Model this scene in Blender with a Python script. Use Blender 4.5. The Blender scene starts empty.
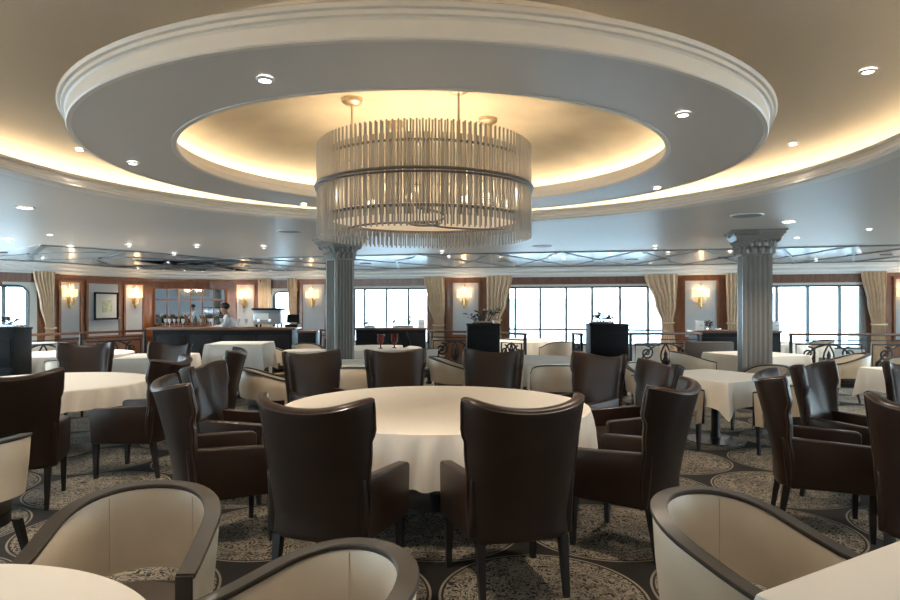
import bpy, bmesh, math, random
from math import sin, cos, pi, radians, sqrt, atan2, exp
from mathutils import Vector, Matrix
random.seed(7)
SC = bpy.context.scene
COL = SC.collection
EYE = 1.55; F = 640.0; HZ = 306.0; CX0 = 450.0

# ------------------------------------------------------------------ helpers
def at(px, py, z):
    """point on the horizontal plane z seen at pixel px,py"""
    d = F * (EYE - z) / (py - HZ)
    return ((px - CX0) / F * d, d, z)

class MB:
    def __init__(s): s.v = []; s.f = []
    def add(s, vs, fs, M=None):
        o = len(s.v)
        s.v += [tuple(M @ Vector(v)) for v in vs] if M is not None else [tuple(v) for v in vs]
        s.f += [tuple(i + o for i in f) for f in fs]
        return s
    def box(s, c, d, rz=0.0, bev=0.0, seg=2, M=None):
        T = Matrix.Translation(c) @ Matrix.Rotation(rz, 4, 'Z')
        if M is not None: T = M @ T
        bm = bmesh.new(); bmesh.ops.create_cube(bm, size=1.0)
        bmesh.ops.scale(bm, vec=d, verts=bm.verts)
        if bev > 0:
            bmesh.ops.bevel(bm, geom=list(bm.edges), offset=bev, segments=seg, profile=0.5, affect='EDGES')
        bm.verts.index_update()
        s.add([v.co.copy() for v in bm.verts], [[v.index for v in f.verts] for f in bm.faces], T); bm.free()
        return s
    def taper(s, p0, p1, a, b):
        """square-section bar from p0 (half size a) to p1 (half size b)"""
        vs = [(p0[0]+i*a, p0[1]+j*a, p0[2]) for i, j in ((-1,-1),(1,-1),(1,1),(-1,1))]
        vs += [(p1[0]+i*b, p1[1]+j*b, p1[2]) for i, j in ((-1,-1),(1,-1),(1,1),(-1,1))]
        s.add(vs, [(0,3,2,1),(4,5,6,7),(0,1,5,4),(1,2,6,5),(2,3,7,6),(3,0,4,7)]); return s
    def loft(s, rings, cap=True, closed=True, loop=False, M=None):
        n = len(rings[0]); vs = [p for r in rings for p in r]; fs = []
        m = len(rings); last = m if loop else m - 1
        for i in range(last):
            for j in range(n if closed else n - 1):
                a = i*n+j; b = i*n+(j+1) % n; c = ((i+1) % m)*n+(j+1) % n; d = ((i+1) % m)*n+j
                fs.append((a, b, c, d))
        if cap and not loop:
            fs.append(tuple(range(n))[::-1]); fs.append(tuple((m-1)*n+j for j in range(n)))
        s.add(vs, fs, M); return s
    def lathe(s, prof, c=(0,0,0), n=24, M=None, cap=False, a0=0, a1=2*pi):
        full = abs(a1 - a0 - 2*pi) < 1e-6
        k = n if full else n + 1
        rings = []
        for i in range(k):
            a = a0 + (a1 - a0) * i / n
            rings.append([(c[0]+r*cos(a), c[1]+r*sin(a), c[2]+z) for r, z in prof])
        s.loft(rings, cap=False, closed=cap, loop=full, M=M); return s
    def cyl(s, c, r, h, n=16, r2=None, M=None):
        r2 = r if r2 is None else r2
        a = [(c[0]+r*cos(2*pi*i/n), c[1]+r*sin(2*pi*i/n), c[2]) for i in range(n)]
        b = [(c[0]+r2*cos(2*pi*i/n), c[1]+r2*sin(2*pi*i/n), c[2]+h) for i in range(n)]
        s.loft([a, b], M=M); return s
    def tube(s, pts, r, n=6, M=None, loop=False):
        pts = [Vector(p) for p in pts]; rings = []; m = len(pts)
        up = None
        for i, p in enumerate(pts):
            if loop: t = pts[(i+1) % m] - pts[i-1]
            else: t = pts[min(i+1, m-1)] - pts[max(i-1, 0)]
            t.normalize()
            if up is None:
                up = Vector((0,0,1)) if abs(t.z) < .9 else Vector((1,0,0))
            x = t.cross(up)
            if x.length < 1e-5: x = t.cross(Vector((0,1,0)))
            x.normalize(); y = x.cross(t).normalized(); up = y
            rr = r[i] if isinstance(r, (list, tuple)) else r
            rings.append([tuple(p + x*rr*cos(2*pi*k/n) + y*rr*sin(2*pi*k/n)) for k in range(n)])
        s.loft(rings, loop=loop, M=M); return s
    def ball(s, c, r, n=10, m=7, sc=(1,1,1), M=None):
        rings = []
        for i in range(1, m):
            th = pi*i/m
            rings.append([(c[0]+sc[0]*r*sin(th)*cos(2*pi*k/n), c[1]+sc[1]*r*sin(th)*sin(2*pi*k/n), c[2]-sc[2]*r*cos(th)) for k in range(n)])
        s.loft(rings, M=M); return s
    def prism(s, poly, x0, x1, M=None):
        """polygon in (y,z) extruded along x"""
        s.loft([[(x0, y, z) for y, z in poly], [(x1, y, z) for y, z in poly]], M=M); return s
    def mesh(s, name, angle=38, smooth=True):
        me = bpy.data.meshes.new(name); me.from_pydata(s.v, [], s.f)
        bm = bmesh.new(); bm.from_mesh(me); bmesh.ops.recalc_face_normals(bm, faces=bm.faces); bm.to_mesh(me); bm.free()
        if smooth:
            me.polygons.foreach_set('use_smooth', [True]*len(me.polygons)); me.set_sharp_from_angle(angle=radians(angle))
        return me
    def build(s, name, mat, parent=None, angle=38, smooth=True):
        me = s.mesh(name, angle, smooth); me.materials.append(mat)
        o = bpy.data.objects.new(name, me); COL.objects.link(o)
        if parent is not None: o.parent = parent
        return o

def tag(o, label, cat, group=None, kind=None):
    o['label'] = label; o['category'] = cat
    if group: o['group'] = group
    if kind: o['kind'] = kind
    return o
def thing(name, label, cat, loc=(0,0,0), rz=0.0, group=None):
    o = bpy.data.objects.new(name, None); COL.objects.link(o); o.empty_display_size = .1
    o.location = loc; o.rotation_euler = (0,0,rz)
    return tag(o, label, cat, group)
def struct(o): o['kind'] = 'structure'; return o
def dup(root, loc, rz, label, group=None):
    r = root.copy(); COL.objects.link(r); r.location = loc; r.rotation_euler = (0,0,rz); r['label'] = label
    if group: r['group'] = group
    for ch in root.children:
        c = ch.copy(); COL.objects.link(c); c.parent = r
        for g in ch.children:
            d = g.copy(); COL.objects.link(d); d.parent = c
    return r
ORD = 'first second third fourth fifth sixth seventh eighth ninth tenth eleventh twelfth thirteenth fourteenth fifteenth sixteenth seventeenth eighteenth nineteenth twentieth'.split()
def face(fx, fy): return atan2(-fx, fy)
def lerp(a, b, t): return a + (b - a) * t
def interp(tab, x):
    if x <= tab[0][0]: return tab[0][1]
    for (x0, y0), (x1, y1) in zip(tab, tab[1:]):
        if x <= x1:
            t = (x - x0) / (x1 - x0); t = t*t*(3-2*t)
            return y0 + (y1 - y0) * t
    return tab[-1][1]

# ------------------------------------------------------------------ materials
def mat(name, col, rough=.5, metal=0.0, spec=.5, bump=0.0, bscale=40.0, var=0.0, vscale=6.0, coat=0.0, emit=None, estr=0.0, sheen=0.0):
    m = bpy.data.materials.new(name); m.use_nodes = True
    nt = m.node_tree; b = nt.nodes['Principled BSDF']
    b.inputs['Base Color'].default_value = (*col, 1); b.inputs['Roughness'].default_value = rough
    b.inputs['Metallic'].default_value = metal; b.inputs['Specular IOR Level'].default_value = spec
    b.inputs['Coat Weight'].default_value = coat; b.inputs['Sheen Weight'].default_value = sheen
    if emit: b.inputs['Emission Color'].default_value = (*emit, 1); b.inputs['Emission Strength'].default_value = estr
    if bump or var:
        tc = nt.nodes.new('ShaderNodeTexCoord')
    if var:
        n = nt.nodes.new('ShaderNodeTexNoise'); n.inputs['Scale'].default_value = vscale; n.inputs['Detail'].default_value = 4
        nt.links.new(tc.outputs['Object'], n.inputs['Vector'])
        r = nt.nodes.new('ShaderNodeValToRGB')
        r.color_ramp.elements[0].position = .3; r.color_ramp.elements[1].position = .7
        r.color_ramp.elements[0].color = tuple(c*(1-var) for c in col) + (1,); r.color_ramp.elements[1].color = tuple(min(1, c*(1+var)) for c in col) + (1,)
        nt.links.new(n.outputs['Fac'], r.inputs['Fac']); nt.links.new(r.outputs['Color'], b.inputs['Base Color'])
    if bump:
        n2 = nt.nodes.new('ShaderNodeTexNoise'); n2.inputs['Scale'].default_value = bscale; n2.inputs['Detail'].default_value = 5
        nt.links.new(tc.outputs['Object'], n2.inputs['Vector'])
        bp = nt.nodes.new('ShaderNodeBump'); bp.inputs['Strength'].default_value = bump; bp.inputs['Distance'].default_value = .01
        nt.links.new(n2.outputs['Fac'], bp.inputs['Height']); nt.links.new(bp.outputs['Normal'], b.inputs['Normal'])
    return m
def wood(name, a, b, rough=.35, scale=(1,14,1), coat=.2):
    m = mat(name, a, rough, coat=coat); nt = m.node_tree; bs = nt.nodes['Principled BSDF']
    tc = nt.nodes.new('ShaderNodeTexCoord'); mp = nt.nodes.new('ShaderNodeMapping'); mp.inputs['Scale'].default_value = scale
    n = nt.nodes.new('ShaderNodeTexNoise'); n.inputs['Scale'].default_value = 3; n.inputs['Detail'].default_value = 6; n.inputs['Distortion'].default_value = .6
    r = nt.nodes.new('ShaderNodeValToRGB'); r.color_ramp.elements[0].position = .35; r.color_ramp.elements[1].position = .65
    r.color_ramp.elements[0].color = (*a, 1); r.color_ramp.elements[1].color = (*b, 1)
    L = nt.links.new; L(tc.outputs['Object'], mp.inputs['Vector']); L(mp.outputs['Vector'], n.inputs['Vector']); L(n.outputs['Fac'], r.inputs['Fac']); L(r.outputs['Color'], bs.inputs['Base Color'])
    return m
def emis(name, col, s):
    m = bpy.data.materials.new(name); m.use_nodes = True; nt = m.node_tree; nt.nodes.remove(nt.nodes['Principled BSDF'])
    e = nt.nodes.new('ShaderNodeEmission'); e.inputs['Color'].default_value = (*col, 1); e.inputs['Strength'].default_value = s
    nt.links.new(e.outputs[0], nt.nodes['Material Output'].inputs[0]); return m
def glassy(name, tint, gloss=.08, rough=.02):
    m = bpy.data.materials.new(name); m.use_nodes = True; nt = m.node_tree; nt.nodes.remove(nt.nodes['Principled BSDF'])
    t = nt.nodes.new('ShaderNodeBsdfTransparent'); t.inputs[0].default_value = (*tint, 1)
    g = nt.nodes.new('ShaderNodeBsdfGlossy'); g.inputs['Roughness'].default_value = rough
    x = nt.nodes.new('ShaderNodeMixShader'); x.inputs[0].default_value = gloss
    nt.links.new(t.outputs[0], x.inputs[1]); nt.links.new(g.outputs[0], x.inputs[2]); nt.links.new(x.outputs[0], nt.nodes['Material Output'].inputs[0]); return m

def carpet_mat():
    m = mat('carpet', (.1,.1,.1), .75, spec=.25); nt = m.node_tree; bs = nt.nodes['Principled BSDF']; N = nt.nodes.new; L = nt.links.new
    tc = N('ShaderNodeTexCoord'); sep = N('ShaderNodeSeparateXYZ'); L(tc.outputs['Object'], sep.inputs[0])
    def M(op, a, b=None, c=None):
        n = N('ShaderNodeMath'); n.operation = op
        for i, x in enumerate((a, b, c)):
            if x is None: continue
            if isinstance(x, (int, float)): n.inputs[i].default_value = x
            else: L(x, n.inputs[i])
        return n.outputs[0]
    S = 1.16; H = S*sqrt(3)
    def cell(o, off, s_): return M('MULTIPLY', M('SUBTRACT', M('FRACT', M('DIVIDE', M('ADD', o, off), s_)), .5), s_)
    def rad(ox, oy):
        a = cell(sep.outputs['X'], -ox + S*20.5, S); b = cell(sep.outputs['Y'], -oy + H*20.5, H)
        return M('SQRT', M('ADD', M('MULTIPLY', a, a), M('MULTIPLY', b, b)))
    r = M('MINIMUM', rad(.5, 3.43), rad(.5+S/2, 3.43+H/2))
    # scroll work: contour lines of a warped noise
    def scroll(sc, freq, thr):
        n = N('ShaderNodeTexNoise'); n.inputs['Scale'].default_value = sc; n.inputs['Detail'].default_value = 1.2; n.inputs['Distortion'].default_value = 1.6
        L(tc.outputs['Object'], n.inputs['Vector'])
        return M('GREATER_THAN', M('SINE', M('MULTIPLY', n.outputs['Fac'], freq)), thr)
    a = scroll(8.5, 56, .28); b = scroll(15, 26, .5)
    pat = M('MAXIMUM', a, b)
    inside = M('LESS_THAN', r, .568)
    line1 = M('MULTIPLY', M('GREATER_THAN', r, .548), M('LESS_THAN', r, .561))
    gap1 = M('MULTIPLY', M('GREATER_THAN', r, .535), inside)
    ring2 = M('MULTIPLY', M('GREATER_THAN', r, .395), M('LESS_THAN', r, .405))
    core = M('LESS_THAN', r, .2)
    v = M('MULTIPLY', pat, M('SUBTRACT', 1, gap1))
    v = M('MAXIMUM', v, line1); v = M('MAXIMUM', v, ring2); v = M('MULTIPLY', v, inside)
    # in-between ground carries a sparse pattern near the crossing points only
    mix = N('ShaderNodeMix'); mix.data_type = 'RGBA'; L(v, mix.inputs[0])
    n3 = N('ShaderNodeTexNoise'); n3.inputs['Scale'].default_value = 2.2; L(tc.outputs['Object'], n3.inputs['Vector'])
    r2 = N('ShaderNodeValToRGB'); r2.color_ramp.elements[0].position = .35; r2.color_ramp.elements[1].position = .65
    r2.color_ramp.elements[0].color = (.20,.168,.128,1); r2.color_ramp.elements[1].color = (.33,.28,.21,1)
    L(n3.outputs['Fac'], r2.inputs['Fac'])
    mix.inputs[6].default_value = (.018,.015,.012,1); L(r2.outputs['Color'], mix.inputs[7])
    L(mix.outputs[2], bs.inputs['Base Color'])
    n4 = N('ShaderNodeTexNoise'); n4.inputs['Scale'].default_value = 300; L(tc.outputs['Object'], n4.inputs['Vector'])
    bp = N('ShaderNodeBump'); bp.inputs['Strength'].default_value = .3; L(n4.outputs['Fac'], bp.inputs['Height']); L(bp.outputs[0], bs.inputs['Normal'])
    return m

M_carpet = carpet_mat()
M_ceil = mat('satin ceiling', (.66,.635,.60), .42, spec=.45)
M_upper = mat('matt upper ceiling', (.76,.72,.65), .6)
M_mould = mat('moulding white', (.80,.755,.68), .45)
M_cornice = mat('cornice white', (.92,.92,.91), .5)
M_gold = mat('gold leaf plaster', (.84,.75,.58), .5, metal=.05, var=.16, vscale=1.6, bump=.15, bscale=6)
M_lattice = mat('lattice grey', (.15,.17,.18), .4)
M_latpanel = mat('lattice panel', (.52,.55,.56), .22, spec=.6)
M_wood = wood('mahogany', (.21,.075,.030), (.32,.125,.05))
M_woodd = wood('dark header wood', (.17,.085,.062), (.24,.12,.085))
M_rail = wood('handrail wood', (.09,.04,.022), (.14,.065,.035))
M_dark = mat('dark panel', (.007,.008,.010), .5, spec=.18, var=.2)
M_darkleg = mat('ebonised wood', (.012,.009,.008), .38)
M_leather = mat('brown leather', (.025,.0125,.0080), .36, spec=.40, var=.22, vscale=5, bump=.06, bscale=120)
M_piping = mat('leather piping', (.045,.025,.017), .3)
M_seatl = mat('taupe seat leather', (.07,.056,.045), .5, bump=.05, bscale=100)
M_cream = mat('cream leather', (.64,.54,.41), .42, spec=.45, var=.06, vscale=4, bump=.04, bscale=120)
M_rimw = mat('taupe lacquered rim', (.042,.035,.028), .42, coat=.1)
M_seam = mat('cream seam', (.50,.41,.30), .6)
M_cloth = mat('white linen', (.80,.745,.665), .85, bump=.08, bscale=260, sheen=.1)
M_iron = mat('black wrought iron', (.015,.016,.018), .45, metal=.3)
M_chrome = mat('brushed steel', (.55,.56,.57), .25, metal=1)
M_brass = mat('brass', (.65,.45,.18), .3, metal=1)
M_nickel = mat('champagne nickel', (.62,.52,.38), .3, metal=.9)
M_col = mat('column paint', (.235,.225,.21), .42, bump=.05, bscale=30)
M_fabric = mat('pale wall fabric', (.56,.58,.60), .8)
M_curtain = mat('gold curtain', (.82,.63,.44), .65, sheen=.3, var=.08, vscale=8)
M_sheer = glassy('sheer voile', (.75,.78,.8), .25, .9)
M_wallwhite = mat('painted window surround', (.70,.70,.66), .6)
M_mull = mat('window mullion', (.07,.085,.09), .4)
M_glass = glassy('window glass', (.93,.96,.97), .06)
M_mirror = mat('mirror', (.75,.8,.82), .03, metal=1)
M_shade = mat('lit shade', (.9,.8,.6), .5, emit=(1,.76,.44), estr=1.0)
M_crystal = mat('crystal rod', (.45,.415,.365), .15, spec=.8)
M_lens = emis('lamp lens', (1,.96,.9), 22)
M_led = emis('warm led', (1,.78,.51), 20)
M_ledg = emis('warm led dome', (1,.79,.54), 12)
M_ring = mat('lamp trim', (.7,.68,.64), .4)
M_grille = mat('speaker grille', (.30,.31,.31), .6)
M_red = mat('red glass', (.13,.010,.012), .25)
M_white = mat('white china', (.8,.8,.78), .3)
M_bluew = mat('white card', (.75,.78,.8), .6)
M_leaf = mat('dark leaf', (.02,.035,.022), .45)
M_petal = mat('white petal', (.6,.62,.62), .6)
M_skin = mat('skin', (.32,.17,.11), .5)
M_shirt = mat('white shirt', (.62,.66,.7), .8)
M_hair = mat('black hair', (.012,.010,.009), .5)
M_trouser = mat('dark trousers', (.02,.02,.025), .8)
M_bottleg = mat('bottle green', (.03,.06,.04), .12, coat=.4)
M_bottleb = mat('bottle amber', (.16,.07,.02), .12, coat=.4)
M_clear = mat('clear glassware', (.55,.62,.66), .08, spec=.9)
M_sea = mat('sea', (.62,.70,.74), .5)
M_mat = mat('picture mat', (.72,.70,.64), .8)
M_art = mat('pale watercolour', (.55,.58,.40), .8, var=.35, vscale=9)
M_steel = mat('machine steel', (.36,.38,.40), .3, metal=.8)

# ------------------------------------------------------------------ world, camera
w = bpy.data.worlds.new('sky'); SC.world = w; w.use_nodes = True
nt = w.node_tree; bg = nt.nodes['Background']
tcw = nt.nodes.new('ShaderNodeTexCoord'); sp = nt.nodes.new('ShaderNodeSeparateXYZ'); rp = nt.nodes.new('ShaderNodeValToRGB')
nt.links.new(tcw.outputs['Generated'], sp.inputs[0]); nt.links.new(sp.outputs['Z'], rp.inputs['Fac']); nt.links.new(rp.outputs['Color'], bg.inputs['Color'])
rp.color_ramp.elements[0].position = 0; rp.color_ramp.elements[0].color = (.80,.93,1.0,1)
rp.color_ramp.elements[1].position = .5; rp.color_ramp.elements[1].color = (.60,.82,1.0,1)
bg.inputs['Strength'].default_value = 11.5
cam = bpy.data.cameras.new('camera'); co = bpy.data.objects.new('camera', cam); COL.objects.link(co)
co.location = (0, 0, EYE); co.rotation_euler = (pi/2, 0, 0)
cam.sensor_width = 36; cam.lens = F/900*36; cam.shift_y = (HZ-300)/900; cam.clip_end = 5000; cam.clip_start = .05
SC.camera = co
SC.view_settings.view_transform = 'Standard'; SC.view_settings.look = 'None'; SC.view_settings.exposure = .18; SC.view_settings.gamma = 1

# ------------------------------------------------------------------ plan of the far wall
ZL = 2.65                 # low ceiling and ring underside
RC = (-.2, 5.06)          # centre of ring and dome
plan = [(-40,14.8),(0,15.4),(55,16.4),(110,18.3),(160,19.6),(210,20.3),(260,20.3),(330,19.8),(450,18.7),(560,18.1),(660,17.5),(780,16.7),(900,15.9),(960,15.5)]
PL = [Vector(((p-CX0)/F*d, d)) for p, d in plan]
def W(px, off=0.0):
    """wall point seen at column px, moved off metres into the room"""
    k = (px - CX0)/F
    for a, b in zip(PL, PL[1:]):
        fa = a.x - k*a.y; fb = b.x - k*b.y
        if fa <= 1e-9 and fb >= -1e-9:
            t = fa/(fa-fb); p = a.lerp(b, t); break
    else: p = PL[0] if px < 0 else PL[-1]
    t = (b - a).normalized(); n = Vector((t.y, -t.x))
    return p + n*off
def wbox(mb, p0, p1, z0, z1, o0, o1, step=40):
    k = max(1, int(abs(p1-p0)/step)); ps = [p0+(p1-p0)*i/k for i in range(k+1)]
    rings = []
    for p in ps:
        a = W(p, o0); b = W(p, o1)
        rings.append([(a.x,a.y,z0),(b.x,b.y,z0),(b.x,b.y,z1),(a.x,a.y,z1)])
    mb.loft(rings); return mb
wins = [(-38,29,.55,2.06),(273,293,.55,2.02),(353,428,.45,2.09),(508,664,.45,2.10),(771,862,.45,2.09)]
spans = []; prev = -40
for a, b, z0, z1 in wins:
    if a > prev: spans.append((prev, a, 0, ZL))
    spans += [(a, b, 0, z0), (a, b, z1, ZL)]; prev = b
spans.append((prev, 960, 0, ZL))
for a, b, z0, z1 in spans:
    cuts = [a] + [p for p, d in plan if a+2 < p < b-2] + [b]
    for p0, p1 in zip(cuts, cuts[1:]): struct(wbox(MB(), p0, p1, z0, z1, -.14, 0, 400).build('wall_back', M_wood, smooth=False))
# arched corners of the two small windows (painted surround)
tn = [0]
def trim(mb, m, angle=38, smooth=True):
    tn[0] += 1; return struct(mb.build('trim_%d' % tn[0], m, angle=angle, smooth=smooth))
mb = MB()
wbox(mb, 29, 36.5, .55, 2.14, 0, .03); wbox(mb, -38, 36.5, 2.06, 2.14, 0, .03)
wbox(mb, 268, 273, .55, 2.10, 0, .03); wbox(mb, 268, 298, 2.02, 2.10, 0, .03)
wbox(mb, 353, 428, 2.09, 2.15, 0, .03); wbox(mb, 508, 664, 2.10, 2.16, 0, .03); wbox(mb, 771, 862, 2.09, 2.15, 0, .03)
def corner(mb, pc, pe, zc, zt):
    """spandrel that rounds a window's upper corner: pc arc centre column, pe edge column"""
    n = 8; A = []; 
    for i in range(n+1):
        a = pi/2*i/n; A.append((pc+(pe-pc)*sin(a), zc+(zt-zc)*cos(a)))
    for (p0, z0), (p1, z1) in zip(A, A[1:]):
        r0 = []; r1 = []
        for p, z, R in ((p0, z0, r0), (p1, z1, r1)):
            u = W(p, -.13); v = W(p, 0.0)
            R += [(u.x,u.y,z),(v.x,v.y,z),(v.x,v.y,zt),(u.x,u.y,zt)]
        mb.loft([r0, r1])
corner(mb, 17, 29.3, 1.76, 2.065); corner(mb, 281.5, 272.8, 1.76, 2.025)
trim(mb, M_wallwhite)
mb = MB()
for a, b, z0, z1 in wins: wbox(mb, a-(2 if a > 0 else 0), b+2, z0-.05, z0, -.1, .08)
trim(mb, M_wallwhite)
mb = MB()
for a, b, z0, z1 in wins: wbox(mb, a, b, 0, z0-.05, 0, .025)
trim(mb, M_wallwhite)
# dark wood header over the windows
mb = MB()
for a, b in ((-38,31),(272,291),(352,426),(510,648),(738,866)): wbox(mb, a, b, 2.18, 2.40, 0, .035)
trim(mb, M_woodd)
# cornice
prof = [(0,2.37),(.05,2.37),(.07,2.41),(.12,2.43),(.12,2.485),(.20,2.51),(.24,2.53),(.24,2.575),(.33,2.60),(.38,2.625),(.38,2.66),(0,2.66)]
mb = MB(); rings = []
for i in range(61):
    p = -40 + 1000*i/60; rings.append([(*W(p, o), z) for o, z in prof])
mb.loft(rings); trim(mb, M_cornice, 30)
# windows
for i, (a, b, z0, z1) in enumerate(wins):
    mulls = [[4.5], [], [364,386,408], [515,540,566,592,620,648], [777,808,840]][i]
    mb = MB(); fw = .05
    def post(px, wd=.06):
        c = W(px, -.06); mb.box((c.x, c.y, (z0+z1)/2), (wd, .07, z1-z0))
    for m_ in mulls: post(m_)
    post(a+.7); post(b-.7)
    wbox(mb, a, b, z1-.05, z1, -.095, -.025); wbox(mb, a, b, z0, z0+.05, -.095, -.025)
    if i == 3: wbox(mb, a, b, .86, .91, -.09, -.03)
    if i == 0:
        pts = [(*W(17+12*sin(pi/2*k/8), .005), 1.76+.29*cos(pi/2*k/8)) for k in range(9)]
        mb.tube([(*W(-37, .005), 2.05)] + pts + [(*W(29, .005), .56)], .025)
    if i == 1:
        pts = [(*W(281.5-8.5*sin(pi/2*k/8), .005), 1.76+.25*cos(pi/2*k/8)) for k in range(9)]
        mb.tube([(*W(292, .005), 2.01)] + pts + [(*W(273, .005), .56)], .02)
    fr = struct(mb.build('window_%d' % (i+1), M_mull))
    g = MB(); wbox(g, a, b, z0, z1, -.065, -.055); g.build('pane', M_glass, fr)

# pale fabric wall panels framed in wood, header band of wood
panels = [(58.5,80,.72,2.17),(86,119,.72,2.17),(124,143,.72,2.17),(236,255,.72,2.22),(302,326,.72,2.22),(452,479.5,.72,2.22),(684,718,.72,2.23),(894,921,.72,2.22)]
mb = MB(); fb = MB()
for a, b, z0, z1 in panels:
    wbox(fb, a, b, z0, z1, 0, .02)
    e = .055*F/W(a).y
    for p in (a, b): wbox(mb, p-e/2, p+e/2, z0-.05, z1+.05, 0, .055)
    wbox(mb, a, b, z0-.05, z0, 0, .05); wbox(mb, a, b, z1, z1+.05, 0, .05)
trim(fb, M_fabric); trim(mb, M_wood)
mb = MB()
for a, b in ((53,270),(296,355),(444,490),(675,727),(884,925)): wbox(mb, a, b, 2.30, 2.38, 0, .06); wbox(mb, a, b, 0, .62, 0, .03); wbox(mb, a, b, .60, .65, 0, .05)
trim(mb, M_wood)

# side and rear walls of the hall
def wallbox(name, x0, y0, x1, y1, z0=0, z1=ZL+.5, th=.15, m=M_fabric):
    mb = MB(); mb.box(((x0+x1)/2, (y0+y1)/2, (z0+z1)/2), (abs(x1-x0)+th, abs(y1-y0)+th, z1-z0)); return mb
XL, XR, YB = PL[0].x-.07, PL[-1].x+.07, -4.0
def side(name, x, yend, wn):
    mb = MB(); ys = [(-4,-3.4,0),(-3.4,3.2,1),(3.2,4,0),(4,13.6,1),(13.6,yend,0)]
    sub = []
    for y0, y1, k in ys:
        if not k: mb.box((x, (y0+y1)/2, ZL/2), (.14, y1-y0, ZL))
        else:
            mb.box((x, (y0+y1)/2, .15), (.14, y1-y0, .3)); mb.box((x, (y0+y1)/2, (2.35+ZL)/2), (.14, y1-y0, ZL-2.35)); sub.append((y0, y1))
    struct(mb.build(name, M_wood, smooth=False))
    for y0, y1 in sub:
        f = MB(); n = round((y1-y0)/1.6)
        for k in range(n+1): f.box((x, y0+(y1-y0)*k/n, 1.325), (.08, .07, 2.05))
        for z in (.33, 2.32): f.box((x, (y0+y1)/2, z), (.08, y1-y0, .06))
        fo = struct(f.build('window_%d' % wn, M_mull)); wn += 1
        MB().box((x, (y0+y1)/2, 1.325), (.01, y1-y0, 2.0)).build('pane', M_glass, fo)
side('wall_left', XL, PL[0].y, 6); side('wall_right', XR, PL[-1].y, 8)
struct(MB().box(((XL+XR)/2, YB, ZL/2), (XR-XL, .14, ZL)).build('wall_front', M_fabric, smooth=False))

# floor
mb = MB(); mb.box(((XL+XR)/2, 8.5, -.05), (XR-XL+.3, 25.3, .1)); struct(mb.build('floor', M_carpet, smooth=False))
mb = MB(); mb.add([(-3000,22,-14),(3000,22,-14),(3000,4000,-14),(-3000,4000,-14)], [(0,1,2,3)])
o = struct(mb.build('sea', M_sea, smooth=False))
mb = MB()
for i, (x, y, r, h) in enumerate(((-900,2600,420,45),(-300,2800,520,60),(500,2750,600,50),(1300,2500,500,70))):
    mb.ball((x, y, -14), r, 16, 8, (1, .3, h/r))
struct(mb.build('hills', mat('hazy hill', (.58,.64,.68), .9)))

# ------------------------------------------------------------------ ceiling
NS = 128
R_open, R_up = 3.40, 4.25
X0, X1, Y0, Y1 = XL-.1, XR+.1, YB-.1, 21.0
def ray_rect(a):
    c, s = cos(a), sin(a); ts = []
    if abs(c) > 1e-6: ts.append(((X1 if c > 0 else X0)-RC[0])/c)
    if abs(s) > 1e-6: ts.append(((Y1 if s > 0 else Y0)-RC[1])/s)
    t = min(t for t in ts if t > 0); return RC[0]+t*c, RC[1]+t*s
mb = MB(); inn = []; out = []
angs = sorted(set([2*pi*i/NS for i in range(NS)] + [atan2(y-RC[1], x-RC[0]) % (2*pi) for x in (X0, X1) for y in (Y0, Y1)]))
rings = []
for a in angs:
    x, y = ray_rect(a); p = (RC[0]+R_open*cos(a), RC[1]+R_open*sin(a))
    rings.append([(p[0],p[1],ZL),(x,y,ZL),(x,y,ZL+.04),(p[0],p[1],ZL+.04)])
mb.loft(rings, loop=True)
struct(mb.build('ceiling', M_ceil))
C3 = (RC[0], RC[1], 0)
mb = MB()   # cove moulding round the big opening, upturned lip hides the lamps
mb.lathe([(3.43,2.645),(3.385,2.645),(3.375,2.66),(3.385,2.675),(3.40,2.68),(3.405,2.71),(3.425,2.73),(3.455,2.735),(3.46,2.755),(3.44,2.765),(3.44,2.785),(3.50,2.79),(3.52,2.70),(3.52,2.645)], C3, NS, cap=True)
trim(mb, M_mould, 30)
mb = MB()   # cove ledge, back and vaulted upper ceiling
mb.lathe([(3.5,2.70),(R_up,2.70),(R_up+.02,2.74),(R_up,2.83),(R_up-.08,2.91),(R_up-.25,2.965),(R_up-.5,2.99),(2.05,3.0)], C3, NS)
struct(mb.build('ceiling.001', M_upper))
mb = MB()   # ring soffit
mb.lathe([(1.81,ZL),(2.43,ZL),(2.43,ZL+.03),(1.81,ZL+.03)], C3, NS, cap=True)
struct(mb.build('ceiling.002', M_ceil))
mb = MB()
mb.lathe([(2.405,ZL-.004),(2.432,ZL-.004),(2.438,ZL+.004),(2.436,ZL+.075),(2.444,ZL+.085),(2.458,ZL+.09),(2.462,ZL+.108),(2.478,ZL+.112),(2.486,ZL+.13),(2.47,ZL+.142),(2.10,ZL+.142),(2.10,3.10),(2.07,3.10),(2.07,ZL+.035),(2.405,ZL+.035)], C3, NS, cap=True)
trim(mb, M_mould, 30)
mb = MB()
mb.lathe([(1.84,ZL-.004),(1.808,ZL-.004),(1.80,ZL+.004),(1.803,ZL+.05),(1.815,ZL+.06),(1.83,ZL+.065),(1.835,ZL+.095),(1.865,ZL+.10),(1.87,ZL+.13),(1.90,ZL+.135),(1.90,ZL+.06),(2.05,ZL+.06),(2.05,ZL+.035),(1.84,ZL+.035)], C3, NS, cap=True)
trim(mb, M_mould, 30)
mb = MB()   # gilded dome
pr = [(2.04, ZL+.06)]
for i in range(15):
    t = i/14; r = 2.04*cos(t*pi/2); pr.append((max(r,.0) if i < 14 else 0.0, ZL+.12+.32*sin(t*pi/2)))
mb.lathe(pr, C3, NS); struct(mb.build('ceiling.003', M_gold))
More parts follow.
